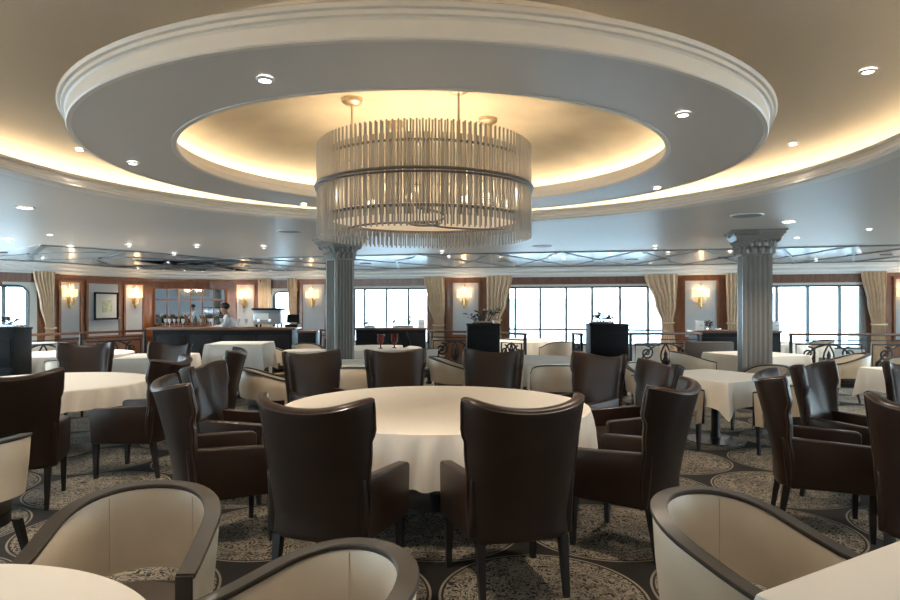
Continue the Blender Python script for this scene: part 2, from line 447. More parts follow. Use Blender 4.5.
mb = MB(); mb.tube([(RC[0]+4.0*cos(2*pi*i/96), RC[1]+4.0*sin(2*pi*i/96), 2.762) for i in range(96)], .014, 6, loop=True)
o = mb.build('cove_lamp_strip', M_led); tag(o, 'warm lamp strip hidden on the ledge of the large round ceiling recess', 'light strip')
mb = MB(); mb.tube([(RC[0]+1.965*cos(2*pi*i/96), RC[1]+1.965*sin(2*pi*i/96), 2.752) for i in range(96)], .012, 6, loop=True)
o = mb.build('cove_lamp_strip', M_ledg); tag(o, 'warm lamp strip hidden behind the inner lip of the gilded dome', 'light strip')

# lattice band on the low ceiling beside the windows
mb = MB(); rings = []
for i in range(61):
    p = -40 + 1000*i/60; rings.append([(*W(p, .42), 2.642), (*W(p, 5.3), 2.642), (*W(p, 5.3), 2.652), (*W(p, .42), 2.652)])
mb.loft(rings); trim(mb, M_latpanel)
mb = MB()
def strip(pts, wd=.06):
    for a, b in zip(pts, pts[1:]):
        a = Vector(a); b = Vector(b); d = b-a
        if d.length < 1e-4: continue
        c = (a+b)/2; mb.box((c.x, c.y, 2.634), (d.length, wd, .02), atan2(d.y, d.x))
for off in (.5, 5.2): strip([W(-38+996*i/50, off) for i in range(51)], .09)
nb = 9; bays = [-38 + 996*i/nb for i in range(nb+1)]
for i in range(nb):
    a, b = bays[i], bays[i+1]; m_ = (a+b)/2; q = (b-a)/4
    for (p0, o0), (p1, o1) in (((a,.5),(m_,5.2)),((m_,5.2),(b,.5)),((a,5.2),(m_,.5)),((m_,.5),(b,5.2))):
        strip([W(p0+(p1-p0)*k/6, o0+(o1-o0)*k/6) for k in range(7)])
    for p, oo in ((m_, .5), (m_, 5.2), (m_-q, 2.85), (m_+q, 2.85), (a, 2.85)):
        c = W(p, oo); mb.box((c.x, c.y, 2.63), (.2, .2, .02), pi/4)
trim(mb, M_lattice)

# ------------------------------------------------------------------ downlights
def make_lamp(rad):
    r = thing('recessed_downlight', '', 'ceiling light')
    MB().lathe([(rad,-.004),(rad,-.012),(rad*.72,-.016),(rad*.66,-.004)], n=20, cap=True).build('trim_ring', M_ring, r)
    MB().cyl((0,0,-.009), rad*.68, .006, 18).build('lens', M_lens, r)
    return r
used = {}
def place_lamp(rad, x, y, z, label, group):
    if rad not in used:
        used[rad] = o = make_lamp(rad); o.location = (x, y, z); o['label'] = label; o['group'] = group; return o
    return dup(used[rad], (x, y, z), 0, label, group)
spot_data = {}
def spot(x, y, z, e, ang=110, col=(1,.85,.68), blend=.7, tilt=(0,0)):
    k = (e, ang, col)
    if k not in spot_data:
        l = bpy.data.lights.new('downlight_spot', 'SPOT'); l.energy = e; l.spot_size = radians(ang); l.spot_blend = blend; l.color = col; l.shadow_soft_size = .05
        spot_data[k] = l
    o = bpy.data.objects.new('downlight_spot', spot_data[k]); COL.objects.link(o); o.location = (x, y, z-.03); o.rotation_euler = (tilt[0], tilt[1], 0)
ringpx = [(265,78,'ring downlight near the top left of the dome opening'),(133,162,'ring downlight at the left end of the dropped ring'),(683,113,'ring downlight at the upper right of the dropped ring'),(668,188,'ring downlight at the lower right of the dropped ring'),(290,208,'ring downlight on the far side just left of the chandelier')]
for px, py, lab in ringpx:
    x, y, z = at(px, py, ZL); dx, dy = x-RC[0], y-RC[1]; r = sqrt(dx*dx+dy*dy); k = min(r, 2.28)/r; x, y = RC[0]+dx*k, RC[1]+dy*k
    place_lamp(.042, x, y, ZL, 'small recessed '+lab, 'ring downlights'); spot(x, y, ZL, 105)
for px, py, lab in ((868,72,'bright recessed downlight high in the upper ceiling, nearest the top right corner'),(798,145,'recessed downlight in the upper ceiling between ring and right cove'),(68,151,'recessed downlight in the upper ceiling left of the ring')):
    x, y, z = at(px, py, 2.98); dx, dy = x-RC[0], y-RC[1]; r = sqrt(dx*dx+dy*dy); k = min(r, 3.30)/r; x, y = RC[0]+dx*k, RC[1]+dy*k
    place_lamp(.045, x, y, 2.992, lab, 'upper ceiling downlights'); spot(x, y, 2.97, 12, 50)
low = [(9,239),(50,234.5),(71,246),(43,258),(129,244.5),(197,245),(174,253),(168,261),(264,246),(301,257),(442,251),(449,256),(501,255),(554,254),(564,258),(610,253),(655,246),(668,252),(650,262),(730,251),(797,237.5),(816,259.5),(859,251),(869,229)]
low.sort()
for i, (px, py) in enumerate(low):
    x, y, z = at(px, py, ZL); 
    place_lamp(.045, x, y, 2.624 if y > 10.3 else ZL, 'small recessed downlight in the low ceiling, %s of its row counted from the left' % (ORD[i] if i < 20 else ['twenty-first','twenty-second','twenty-third','twenty-fourth'][i-20]), 'low ceiling downlights')
    spot(x, y, 2.62, 90)
corn = [(126,266),(162,266),(199,267),(232,268),(260,269),(280,271),(182,270)]
corn.sort()
for i, (px, py) in enumerate(corn):
    p = W(px, .62); spot(p.x, p.y, 2.62, 45); place_lamp(.04, p.x, p.y, 2.624, 'tiny downlight in front of the cornice by the bar, %s from the left' % ORD[i], 'cornice downlights')
for px, py, lab in ((25,207,'large round tilted downlight in the low ceiling at the left edge'),(789,221,'large round downlight beside the capital of the right column')):
    x, y, z = at(px, py, ZL); place_lamp(.11, x, y, ZL, lab, 'large ceiling downlights'); spot(x, y, 2.62, 70)
spk = None
for px, py, lab in ((747,215,'round grey ceiling speaker in front of the right column'),(290,231,'round grey ceiling speaker left of the chandelier'),(542,246,'round grey ceiling speaker right of the chandelier')):
    x, y, z = at(px, py, ZL)
    if spk is None:
        spk = thing('ceiling_speaker', lab, 'speaker', (x, y, ZL), 0, 'ceiling speakers')
        MB().cyl((0,0,-.012), .17, .012, 28).build('grille', M_grille, spk); MB().lathe([(.17,0),(.19,0),(.185,-.014),(.17,-.014)], n=28, cap=True).build('bezel', M_ring, spk)
    else: dup(spk, (x, y, ZL), 0, lab)
# added unseen spots without fittings, to light the near tables and chairs
for k, (x, y) in enumerate(((-3.2,1.2),(-1.3,1.0),(1.2,1.0),(3.3,1.3),(-4.2,4.3),(4.0,4.6),(-4.6,7.0),(0,-1.6),(-2.2,-1.0),(2.2,-1.0))):
    spot(x, y, 2.62, 52 if y > 1.25 else (50 if y > 0 else 16))

# ------------------------------------------------------------------ chandelier
ch = thing('chandelier', 'large round crystal-rod chandelier hanging below the gilded dome', 'chandelier', (RC[0], RC[1], 0))
NR = 248; R1 = .833
rodmesh = MB().cyl((0,0,0), .0065, .70, 6).mesh('crystal_rod'); rodmesh.materials.append(M_crystal)
order = sorted(range(NR), key=lambda i: sin(2*pi*i/NR))      # nearest to the front first
rest = MB()
for q, i in enumerate(order):
    a = 2*pi*i/NR; z = 2.09 + (.008 if i % 2 else -.008); r = R1 - (.018 if i % 2 else 0)
    if q < 96:
        o = bpy.data.objects.new('crystal_rod', rodmesh); COL.objects.link(o); o.parent = ch; o.location = (r*cos(a), r*sin(a), z)
    else: rest.cyl((r*cos(a), r*sin(a), z), .0065, .70, 6)
for i in range(190):
    a = 2*pi*(i+.5)/190; rest.cyl((.775*cos(a), .775*sin(a), 2.17), .0065, .55, 5)
o = rest.build('crystal_rods', M_crystal, ch); o['kind'] = 'stuff'
def hoop(mb, r, z, t=.011): mb.tube([(r*cos(2*pi*i/72), r*sin(2*pi*i/72), z) for i in range(72)], t, 6, loop=True)
mb = MB(); hoop(mb, R1+.012, 2.465, .012); hoop(mb, R1+.010, 2.44, .008); mb.build('outer_band', mat('band steel', (.16,.16,.16), .3, metal=.8), ch)
mb = MB(); hoop(mb, .80, 2.225, .012); hoop(mb, .80, 2.66, .01)
for k in range(3):
    a = 2*pi*k/3 + .5
    pts = [(t*.80*cos(a + .9*(1-t)), t*.80*sin(a + .9*(1-t)), 2.205) for t in [i/10 for i in range(11)]]
    mb.tube(pts, .009, 6)
    mb.tube([(.5*cos(a), .5*sin(a), 2.64), (.80*cos(a), .80*sin(a), 2.655)], .008, 6)
mb.tube([(.12*cos(2*pi*i/20), .12*sin(2*pi*i/20), 2.20) for i in range(20)], .01, 6, loop=True)
mb.build('frame', mat('frame steel', (.22,.21,.19), .3, metal=.8), ch)
MB().lathe([(0,2.235),(.79,2.235),(.79,2.243),(0,2.243)], n=48).build('diffuser', mat('frosted diffuser', (.8,.7,.58), .6, emit=(1,.74,.48), estr=.42), ch)
M_bulb = emis('warm bulb', (1,.78,.5), 9)
pl = bpy.data.lights.new('chandelier_bulb', 'POINT'); pl.energy = 4; pl.color = (1,.80,.56); pl.shadow_soft_size = .05
for k in range(6):
    a = 2*pi*k/6+.3; x, y = .42*cos(a), .42*sin(a)
    MB().ball((x, y, 2.345), .03, 12, 8).build('bulb', M_bulb, ch); MB().cyl((x, y, 2.243), .022, .08, 12).build('lamp_holder', M_nickel, ch)
    lo = bpy.data.objects.new('chandelier_bulb', pl); COL.objects.link(lo); lo.location = (RC[0]+x, RC[1]+y, 2.42)
for dx, dy in ((-.52,-.36),(.26,-.62),(.51,.16),(-.26,.30)):
    zt = ZL+.12+.32*sin(math.acos(sqrt(dx*dx+dy*dy)/2.04)) 
    MB().cyl((dx, dy, 2.60), .009, zt-2.60, 8).build('suspension_rod', M_nickel, ch)
    MB().lathe([(.0,zt-.05),(.045,zt-.05),(.075,zt-.03),(.08,zt+.01),(0,zt+.01)], (dx, dy, 0), 18).build('ceiling_cup', M_nickel, ch)
    mb = MB(); mb.tube([(dx, dy, 2.61), (.8*dx/sqrt(dx*dx+dy*dy), .8*dy/sqrt(dx*dx+dy*dy), 2.655)], .009, 6); mb.build('arm', M_nickel, ch)

# ------------------------------------------------------------------ columns
def column(px, d, wd, rz, label):
    x = (px-CX0)/F*d
    r = thing('column', label, 'column', (x, d, 0), rz, 'square fluted columns')
    # fluted shaft: square outline with five flutes per face
    h = wd/2; out = []
    nfl = 5; m_ = wd*.10; fwid = (wd-2*m_)/nfl
    side = [(-h, 0)]
    for k in range(nfl):
        s0 = -h+m_+k*fwid
        for t in (.1,.2,.5,.8,.9):
            side.append((s0+fwid*t, .0 if t in (.1,.9) else (.018 if t != .5 else .026)))
    for q in range(4):
        a = q*pi/2
        for s_, dep in side:
            px_, py_ = s_, -h+dep
            out.append((px_*cos(a)-py_*sin(a), px_*sin(a)+py_*cos(a)))
    MB().loft([[(u, v, .30) for u, v in out], [(u, v, 2.30) for u, v in out]]).build('shaft', M_col, r, 25)
    b = MB(); b.box((0,0,.11), (wd+.14, wd+.14, .22), bev=.01); b.box((0,0,.25), (wd+.07, wd+.07, .08), bev=.03, seg=3); b.build('base', M_col, r)
    c = MB(); c.box((0,0,2.305), (wd+.04, wd+.04, .03), bev=.012)
    rings = []
    for z, e in ((2.31,0),(2.40,.015),(2.48,.05),(2.54,.10),(2.575,.13)):
        k = h+e; rings.append([(-k,-k,z),(k,-k,z),(k,k,z),(-k,k,z)])
    c.loft(rings)
    c.box((0,0,2.61), (wd+.30, wd+.30, .055), bev=.014); c.box((0,0,2.638), (wd+.34, wd+.34, .02))
    cap = c.build('capital', M_col, r)
    lf = MB()   # acanthus leaves and corner scrolls
    for q in range(4):
        A = Matrix.Rotation(q*pi/2, 4, 'Z')
        for k in range(4):
            s0 = -h+wd*(k+.5)/4
            for z0, hh, o_ in ((2.32,.12,0),(2.42,.11,.03)):
                s1 = s0 + (wd/8 if z0 > 2.4 else 0)
                if s1 > h: continue
                pts = [(s1, -h-.012-o_-.055*t**2.5, z0+hh*t-(.05*max(0,t-.7)*3*t)) for t in [i/5 for i in range(6)]]
                lf.tube(pts, [wd*.11,wd*.115,wd*.11,wd*.10,wd*.075,.008], 6, M=A)
        # corner volute
        cx_, cy_ = h+.085, -h-.085; pts = []
        for i in range(16):
            t = i/15; a = t*3.6*pi; rr = .065*(1-t*.8); u = rr*cos(a+pi/2); pts.append((cx_-.03+u*.7, cy_+.03-u*.7, 2.53+rr*sin(a+pi/2)-.0))
        lf.tube(pts, .015, 6, M=A)
        lf.ball((0, -h-.15, 2.60), .035, 8, 6, (1.2,.7,1), M=A)
    lf.build('acanthus_leaf', M_col, cap)
    return r
column(340, 10.5, .34, radians(36), 'grey fluted square column with carved capital left of the round chandelier')
column(754.5, 9.5, .40, radians(-14), 'grey fluted square column with carved capital on the right side')

# ------------------------------------------------------------------ wing chair
def wing_proto():
    r = thing('wing_armchair', '', 'chair')
    HW = [(.32,.268),(.62,.280),(.85,.296),(.90,.311),(1.06,.319)]
    FW = [(.32,.07),(.62,.085),(.82,.115),(.92,.15),(1.08,.16)]
    def yb(z): return -.265 - .145*max(0, (z-.42)/.63)**1.25
    nu, nv = 22, 24; T = .056
    def P(u, t):
        zt = 1.012 + .055*abs(u)**2.0; z = .32 + t*(zt-.32)
        return Vector((interp(HW, z)*u, yb(z)+interp(FW, z)*(.35*u*u+.65*abs(u)**6), z))
    def grid(off):
        G = []
        for j in range(nv+1):
            row = []
            for i in range(nu+1):
                u = -1+2*i/nu; t = j/nv
                du = P(min(1,u+.01), t)-P(max(-1,u-.01), t); dv = P(u, min(1,t+.01))-P(u, max(0,t-.01))
                n = du.cross(dv).normalized()      # points to the rear
                row.append(P(u, t) + n*off)
            G.append(row)
        return G
    A = grid(-T/2); B = grid(T/2); C = grid(0)
    if A[0][nu//2].y > B[0][nu//2].y: A, B = A, B
    vs = []; fs = []; idx = {}
    def vid(key, p):
        if key not in idx: idx[key] = len(vs); vs.append(tuple(p))
        return idx[key]
    for nm, G in (('a', A), ('b', B)):
        for j in range(nv):
            for i in range(nu):
                fs.append(tuple(vid((nm, jj, ii), G[jj][ii]) for jj, ii in ((j,i),(j,i+1),(j+1,i+1),(j+1,i))))
    # rounded rim all round
    loop = [(0,i) for i in range(nu)] + [(j,nu) for j in range(nv)] + [(nv,i) for i in range(nu,0,-1)] + [(j,0) for j in range(nv,0,-1)]
    cen = C[nv//2][nu//2]
    def rimp(j, i, f, e):
        c = C[j][i]; out = Vector((0,0,0))
        if i == 0: out += (C[j][0]-C[j][1]).normalized()
        if i == nu: out += (C[j][nu]-C[j][nu-1]).normalized()
        if j == nv: out += (C[nv][i]-C[nv-1][i]).normalized()
        if j == 0: out += Vector((0,0,-.3))
        if out.length > 1: out.normalize()
        return A[j][i].lerp(B[j][i], f) + out*e
    n = len(loop)
    lv = [(0,0),(.08,.012),(.5,.017),(.92,.012),(1,0)]
    rows = []
    for q, (f, e) in enumerate(lv):
        if q == 0: rows.append([idx[('a', j, i)] for j, i in loop])
        elif q == 4: rows.append([idx[('b', j, i)] for j, i in loop])
        else:
            row = []
            for j, i in loop: vs.append(tuple(rimp(j, i, f, e))); row.append(len(vs)-1)
            rows.append(row)
    for q in range(4):
        for k in range(n): fs.append((rows[q][k], rows[q][(k+1)%n], rows[q+1][(k+1)%n], rows[q+1][k]))
    mb = MB(); mb.add(vs, fs); back = mb.build('backrest', M_leather, r, 60)
    pts = [tuple(Vector(vs[rows[4][k]])*1.0 + Vector((0,-.003,0))) for k in range(nu, n)]
    MB().tube(pts, .0055, 5).build('piping', M_piping, back)
    MB().box((0,.035,.43), (.475,.55,.13), bev=.035, seg=3).build('seat', M_leather, r)
    MB().box((0,.025,.345), (.53,.53,.07), bev=.006).build('seat_frame', M_leather, r)
    poly = [(-.235,.32),(.29,.32),(.305,.60),(.298,.622),(.27,.632),(-.05,.648),(-.27,.66)]
    for s in (-1, 1):
        m_ = MB(); bm = bmesh.new()
        sx = lambda y: s*(.258+.022*(y+.24)/.54)
        a = [bm.verts.new((sx(y)-.035, y, z)) for y, z in poly]; b = [bm.verts.new((sx(y)+.035, y, z)) for y, z in poly]
        bm.faces.new(a[::-1]); bm.faces.new(b)
        for k in range(len(poly)): bm.faces.new((a[k], a[(k+1)%len(poly)], b[(k+1)%len(poly)], b[k]))
        bmesh.ops.recalc_face_normals(bm, faces=bm.faces)
        bmesh.ops.bevel(bm, geom=list(bm.edges), offset=.014, segments=3, profile=.5, affect='EDGES'); bm.verts.index_update()
        m_.add([v.co.copy() for v in bm.verts], [[v.index for v in f.verts] for f in bm.faces]); bm.free()
        m_.build('armrest', M_leather, r)
        MB().taper((s*.268,.262,0), (s*.268,.262,.325), .015, .024).build('leg', M_darkleg, r)
        MB().taper((s*.235,-.285,0), (s*.235,-.235,.325), .015, .024).build('leg', M_darkleg, r)
    return r
wing0 = wing_proto(); wing_used = [False]
def wing(bx, by, fx, fy, label, group):
    l = sqrt(fx*fx+fy*fy); fx /= l; fy /= l
    loc = (bx+.38*fx, by+.38*fy, 0)
    if not wing_used[0]:
        wing_used[0] = True; wing0.location = loc; wing0.rotation_euler = (0,0,face(fx,fy)); wing0['label'] = label; wing0['group'] = group; return wing0
    return dup(wing0, loc, face(fx, fy), label, group)

TC = (-.11, 5.2)
def to(c, b): return (c[0]-b[0], c[1]-b[1])
G1 = 'wing armchairs around the large round table'
CH = [((-.75,3.26),'dark brown wing armchair seen from behind, front left of the large round table'),
      ((.42,3.26),'dark brown wing armchair seen from behind, front right of the large round table'),
      ((-1.87,4.13),'dark brown wing armchair left of the large round table, nearer of two there'),
      ((-2.12,5.3),'brown wing armchair left of the large round table, its sheen-lit inner back facing right'),
      ((-1.55,6.95),'brown wing armchair behind the large round table, leftmost of the row facing the viewer'),
      ((-.63,7.16),'brown wing armchair behind the large round table, just right of the left column'),
      ((.51,7.16),'brown wing armchair behind the large round table, in front of the narrow dark planter cabinet'),
      ((1.60,6.58),'brown wing armchair behind the large round table, below the wide dark planter cabinet'),
      ((1.89,5.52),'brown wing armchair at the right of the large round table, between two other armchairs'),
      ((1.47,3.98),'dark brown wing armchair right of the large round table, back and legs in full view')]
for b, lab in CH: wing(*b, *to(TC, b), lab, G1)
T2c = (-4.25, 6.75)
G2 = 'wing armchairs around the left round table'
wing(-3.24, 4.68, -.39, .92, 'dark brown wing armchair at the left edge seen from behind at the left round table', G2)
wing(-2.53, 6.0, -1, .02, 'brown wing armchair with side and arm in view, right of the left round table', G2)
wing(-4.80, 8.50, .25, -1, 'brown wing armchair behind the left round table facing the viewer', G2)
wing(-3.60, 8.42, -.35, -1, 'brown wing armchair behind the left round table, in front of the bar end', G2)
wing(-2.32, 7.15, -1, -.2, 'brown wing armchair with curved rim beside the draped service stand', G2)
T3c = (4.35, 4.02)
G3 = 'wing armchairs around the right round table'
wing(2.26, 4.66, .93, -.37, 'dark brown wing armchair in side view at the right, legs in full view', G3)
wing(3.00, 5.45, .62, -.78, 'brown wing armchair at the right with bluish sheen on its inner back', G3)
wing(2.42, 3.18, .75, .66, 'dark brown wing armchair cut by the right edge, seen from behind', G3)
wing(4.05, 5.60, 0, -1, 'brown wing armchair at the right edge beyond the others, only its side showing', G3)

# ------------------------------------------------------------------ tub chair
def tub_proto():
    r = thing('tub_chair', '', 'chair')
    R, YA, YC = .285, .27, -.02
    path = []
    for y in (YA, YA-.035, YA-.085, YA-.0855, .10, .04): path.append((R, y, 1, 0))
    for i in range(25):
        a = -pi*i/24; path.append((R*cos(a), YC+R*sin(a), cos(a), sin(a)))
    for y in (.04, .10, YA-.0855, YA-.085, YA-.035, YA): path.append((-R, y, -1, 0))
    def top(y): t = (YA-y)/(YA-YC+R); t = max(0,min(1,t)); return .645 + .155*(t*t*(3-2*t)*.5+t*.5)
    def bot(y, k): return .295 if y >= YA-.0851 else .44 + .03*max(0, (YC-y)/R)
    rings = []; rim = []
    for k, (x, y, nx, ny) in enumerate(path):
        zt, zb = top(y), bot(y, k)
        tp = .10*(zt-zb)                      # the shell draws in towards the bottom
        o = [(-.024,zb),(.026-tp*.8,zb),(.030-tp*.4,(zt+zb)/2),(.027,zt-.012),(.02,zt),(-.018,zt),(-.024,zt-.012),(-.026,(zt+zb)/2)]
        rings.append([(x+nx*e, y+ny*e, z) for e, z in o])
        rim.append([(x+nx*e, y+ny*e, z) for e, z in ((-.027,zt-.003),(.031,zt-.003),(.034,zt+.001),(.034,zt+.011),(.031,zt+.015),(-.026,zt+.015),(-.029,zt+.011),(-.029,zt+.001))])
    sh = MB().loft(rings).build('shell', M_cream, r, 50)
    for s in (-.45, .45):          # upholstery seams
        a = -pi/2 + s*1.5; p = [( (R-.026)*cos(a), YC+(R-.026)*sin(a), z) for z in (.48,.56,.64,.72,.775)]
        MB().tube(p, .0017, 4).build('seam', M_seam, sh)
    MB().loft(rim).build('rim', M_rimw, r, 30)
    for s in (-1, 1):
        MB().box((s*R, YA+.006, .475), (.056,.014,.36), bev=.004).build('front_trim', M_darkleg, r)
        MB().taper((s*.272,.235,0), (s*.272,.235,.30), .014, .022).build('leg', M_darkleg, r)
        MB().taper((s*.19,-.27,0), (s*.175,-.19,.30), .013, .021).build('leg', M_darkleg, r)
    def sup(k, z): 
        q = []
        for i in range(32):
            a = 2*pi*i/32; c, s_ = cos(a), sin(a); n_ = .55 if s_ > 0 else .9
            q.append((k*.242*math.copysign(abs(c)**(.6 if s_ > 0 else .95), c), .02+k*.242*math.copysign(abs(s_)**(.6 if s_ > 0 else .95), s_), z))
        return q
    MB().loft([sup(.95,.36),sup(1,.38),sup(1,.425),sup(.96,.445),sup(.8,.455),sup(.4,.458)]).build('seat', M_seatl, r, 50)
    MB().loft([sup(1.0,.295),sup(1.0,.36)]).build('seat_frame', M_darkleg, r, 50)
    return r
tub0 = tub_proto(); tub_used = [False]
def tub(x, y, fx, fy, label, group='cream tub chairs'):
    if not tub_used[0]:
        tub_used[0] = True; tub0.location = (x,y,0); tub0.rotation_euler = (0,0,face(fx,fy)); tub0['label'] = label; tub0['group'] = group; return tub0
    return dup(tub0, (x,y,0), face(fx,fy), label, group)
tub(-1.19, 2.37, .09, -1, 'cream tub chair with dark rim in the lower left foreground, open towards the viewer')
tub(-.42, 1.755, -.85, -.53, 'cream tub chair with dark rim at the bottom middle, cut by the lower edge')
tub(1.07, 2.305, .54, -.84, 'cream dark-rimmed tub chair at the white square table in the lower right corner')
tub(-2.76, 3.62, -.95, .15, 'cream tub chair cut by the left edge, only a corner of its outer shell showing')
T4c = (3.07, 7.4)
tub(2.31, 6.94, .86, .52, 'cream tub chair at the left front of the table with a hanging cloth corner')
tub(3.56, 6.58, -.52, .86, 'cream tub chair at the right front of the white square table, behind a wing armchair')
tub(2.57, 8.22, .52, -.86, 'cream tub chair at the back left of the white square table')
tub(3.87, 7.88, -.86, -.52, 'cream tub chair at the back right of the white square table, below the right column')
tub(3.95, 10.5, 1, .1, 'tub chair by the scroll railing at the far square table, left of right column')
tub(6.22, 10.05, -1, .2, 'tub chair behind the railing-side square table, right of the right column')
tub(6.55, 9.1, -.5, -1, 'tub chair at the far right edge behind the white table')
tub(1.38, 8.32, .05, 1, 'cream tub chair seen from behind, right of the middle, in front of the round table')
tub(.02, 9.35, 1, -.1, 'cream tub chair in side view just left of the narrow dark planter cabinet')
tub(-1.12, 8.05, 0, 1, 'cream tub chair seen from behind between two wing armchairs, below the left column')
tub(-2.22, 7.75, .95, .35, 'cream tub chair in side view right of the draped service stand')
tub(-3.45, 12.2, .95, -.3, 'small far tub chair in front of the bar, left of the left column')
tub(-2.76, 12.5, .6, -.9, 'far tub chair in front of the railing, close to the left column')
tub(-.54, 11.42, -.7, .71, 'far tub chair at the round table with red glasses')
tub(-7.25, 9.75, .6, .8, 'far tub chair at the left edge beside the tall dark cabinet')
tub(-5.42, 9.15, -.35, 1, 'far tub chair seen from behind, right of the back wing armchair at the left')

tub(5.75, 13.55, 1, .25, 'tub chair beyond the right railing, left of the window-side table')
tub(8.1, 14.1, -1, -.1, 'tub chair beyond the right railing, right of the window-side table')
tub(2.3, 13.6, -.35, 1, 'tub chair beyond the gap in the railing, seen from behind')
tub(-9.2, 12.2, .25, 1, 'tub chair beyond the left railing, seen from behind')
# ------------------------------------------------------------------ tables
def round_table(c, R, label, clab, drop=.33, nf=0, ph=0.0, amp=.022):
    r = thing('round_table', label, 'table', (c[0], c[1], 0), 0, 'round dining tables')
    MB().cyl((0,0,.715), R-.02, .035, 56).build('tabletop', M_darkleg, r)
    MB().lathe([(0,.04),(.06,.04),(.06,.10),(.045,.16),(.045,.66),(.10,.715),(0,.715)], n=20).build('pedestal', M_darkleg, r)
    MB().lathe([(0,0),(min(.42,R*.5),0),(min(.42,R*.5),.012),(.10,.035),(0,.04)], n=36).build('base', M_chrome, r)
    n = 480; rings = []; nf = int(2*pi*R/.19)
    prof = [(0,.0),(.06,.05),(.15,.25),(.3,.5),(.55,.8),(.8,.95),(1,1)]
    P5 = lambda v: math.copysign(abs(v)**.75, v)
    for rr in (.0, .3, .6, .85, .97): rings.append([(rr*R*cos(2*pi*i/n), rr*R*sin(2*pi*i/n), .7535) for i in range(n)])
    rings.append([((R+.004)*cos(2*pi*i/n), (R+.004)*sin(2*pi*i/n), .749) for i in range(n)])
    for t, k in prof[1:]:
        ring = []
        for i in range(n):
            a = 2*pi*i/n
            f = (.75+.35*sin(4*a+ph))*P5(sin(nf*a+ph+1.6*sin(3*a)+1.1*t*sin(7*a))) + .25*sin(int(nf*1.6)*a+1.7+ph+2*t) + .2*sin(5*a+ph*2)
            rad = R + .008 + k*(.03 + amp*f); d = drop*(1 + .05*sin(4*a+ph))*t
            ring.append((rad*cos(a), rad*sin(a), .749-d))
        rings.append(ring)
    cl = MB().loft(rings, cap=False).build('tablecloth', M_cloth, angle=60)
    cl.location = (c[0], c[1], 0); tag(cl, clab, 'tablecloth', 'round white tablecloths')
round_table(TC, 1.22, 'large round table under the chandelier, standing on a dark pedestal', 'white cloth on the large round table in the middle of the room', .34, 21, .4, .03)
round_table(T2c, 1.0, 'round table at the left among wing armchairs', 'white cloth on the round table at the left among wing armchairs', .20, 15, 1.1, .026)
round_table(T3c, .80, 'round table at the right edge among wing armchairs', 'white cloth on the round table at the right edge among wing armchairs', .30, 13, 2.0)
round_table((-1.40,1.2), .785, 'round table in the lower left corner nearest the viewer', 'white cloth on the round table in the lower left corner', .30, 11, .2)
round_table((1.32,9.65), .80, 'round table behind the tub chair right of the middle', 'white cloth on the round table between the two dark planter cabinets', .30, 11, 2.4)
round_table((-6.4,10.9), .92, 'far round table by the left railing', 'white cloth on the far round table by the left railing', .30, 11, .9)
round_table((-1.4,12.3), .85, 'far round table behind the left column carrying red glasses', 'white cloth on the far round table with red glasses', .30, 11, .1)
round_table((-2.62,11.6), .38, 'small far round table left of the left column', 'white cloth on the small far round table left of the left column', .25, 8, .1)
round_table((6.9,13.9), .8, 'round table beyond the right railing by the window', 'white cloth on the round table beyond the right railing', .3, 11, .3)
round_table((-8.9,13.4), .8, 'round table beyond the left railing', 'white cloth on the round table beyond the left railing', .3, 11, .6)
round_table((1.75,15.0), .9, 'round table beyond the gap in the railing by the wide window', 'white cloth on the round table beyond the gap in the railing', .3, 11, .3)
def square_table(c, S, rz, label, clab, drop=.27, tip=.12, H=.76):
    r = thing('square_table', label, 'table', (c[0], c[1], 0), rz, 'square dining tables')
    MB().box((0,0,H-.03), (S-.03, S-.03, .035)).build('tabletop', M_darkleg, r)
    MB().lathe([(0,.04),(.06,.04),(.05,.12),(.045,H-.1),(.09,H-.05),(0,H-.05)], n=18).build('pedestal', M_darkleg, r)
    MB().lathe([(0,0),(.33,0),(.33,.012),(.09,.035),(0,.04)], n=32).build('base', M_chrome, r)
    h = S/2; m_ = 40; per = []
    for q in range(4):
        a = q*pi/2
        for i in range(m_):
            u = -1+2*i/m_; p = (u*h, -h); nrm = (0,-1); dc = 1-abs(u)
            per.append((p[0]*cos(a)-p[1]*sin(a), p[0]*sin(a)+p[1]*cos(a), nrm[0]*cos(a)-nrm[1]*sin(a), nrm[0]*sin(a)+nrm[1]*cos(a), dc, u))
    rings = [[(k*x, k*y, H-.0065) for x, y, *_ in per] for k in (.0,.5,.9,.985)]
    rings.append([(x+nx*.004, y+ny*.004, H-.012) for x, y, nx, ny, dc, u in per])
    for t in (.12,.3,.55,.8,1):
        ring = []
        for x, y, nx, ny, dc, u in per:
            cr = exp(-(dc/.075)**2); dip = exp(-((dc-.20)/.10)**2)
            off = .006 + t*(.02+.006*sin(9*u+x*7) - .022*dip)
            l = sqrt(x*x+y*y)
            ox, oy = nx*off*(1-cr) + x/l*cr*(.012+.075*t), ny*off*(1-cr) + y/l*cr*(.012+.075*t)
            ring.append((x+ox, y+oy, H-.012 - t*(drop + tip*exp(-(dc/.16)**1.3))))
        rings.append(ring)
    cl = MB().loft(rings, cap=False).build('tablecloth', M_cloth, angle=50)
    cl.location = (c[0], c[1], 0); cl.rotation_euler = (0,0,rz); tag(cl, clab, 'tablecloth', 'square white tablecloths')
square_table(T4c, 1.08, atan2(1.54,.38)-pi/4, 'square table at the right with tub chairs around it', 'white cloth with a pointed hanging corner on the square table left of the right column')
square_table((1.47,1.62), .90, radians(30.5), 'square table in the lower right corner nearest the viewer', 'white cloth on the square table in the lower right corner')
square_table((5.12,10.75), 1.15, radians(20), 'far square table behind the right column', 'white cloth on the far square table behind the right column')
square_table((5.98,7.85), 1.15, radians(4), 'square table at the right edge behind the wing armchairs', 'white cloth on the square table cut by the right edge')
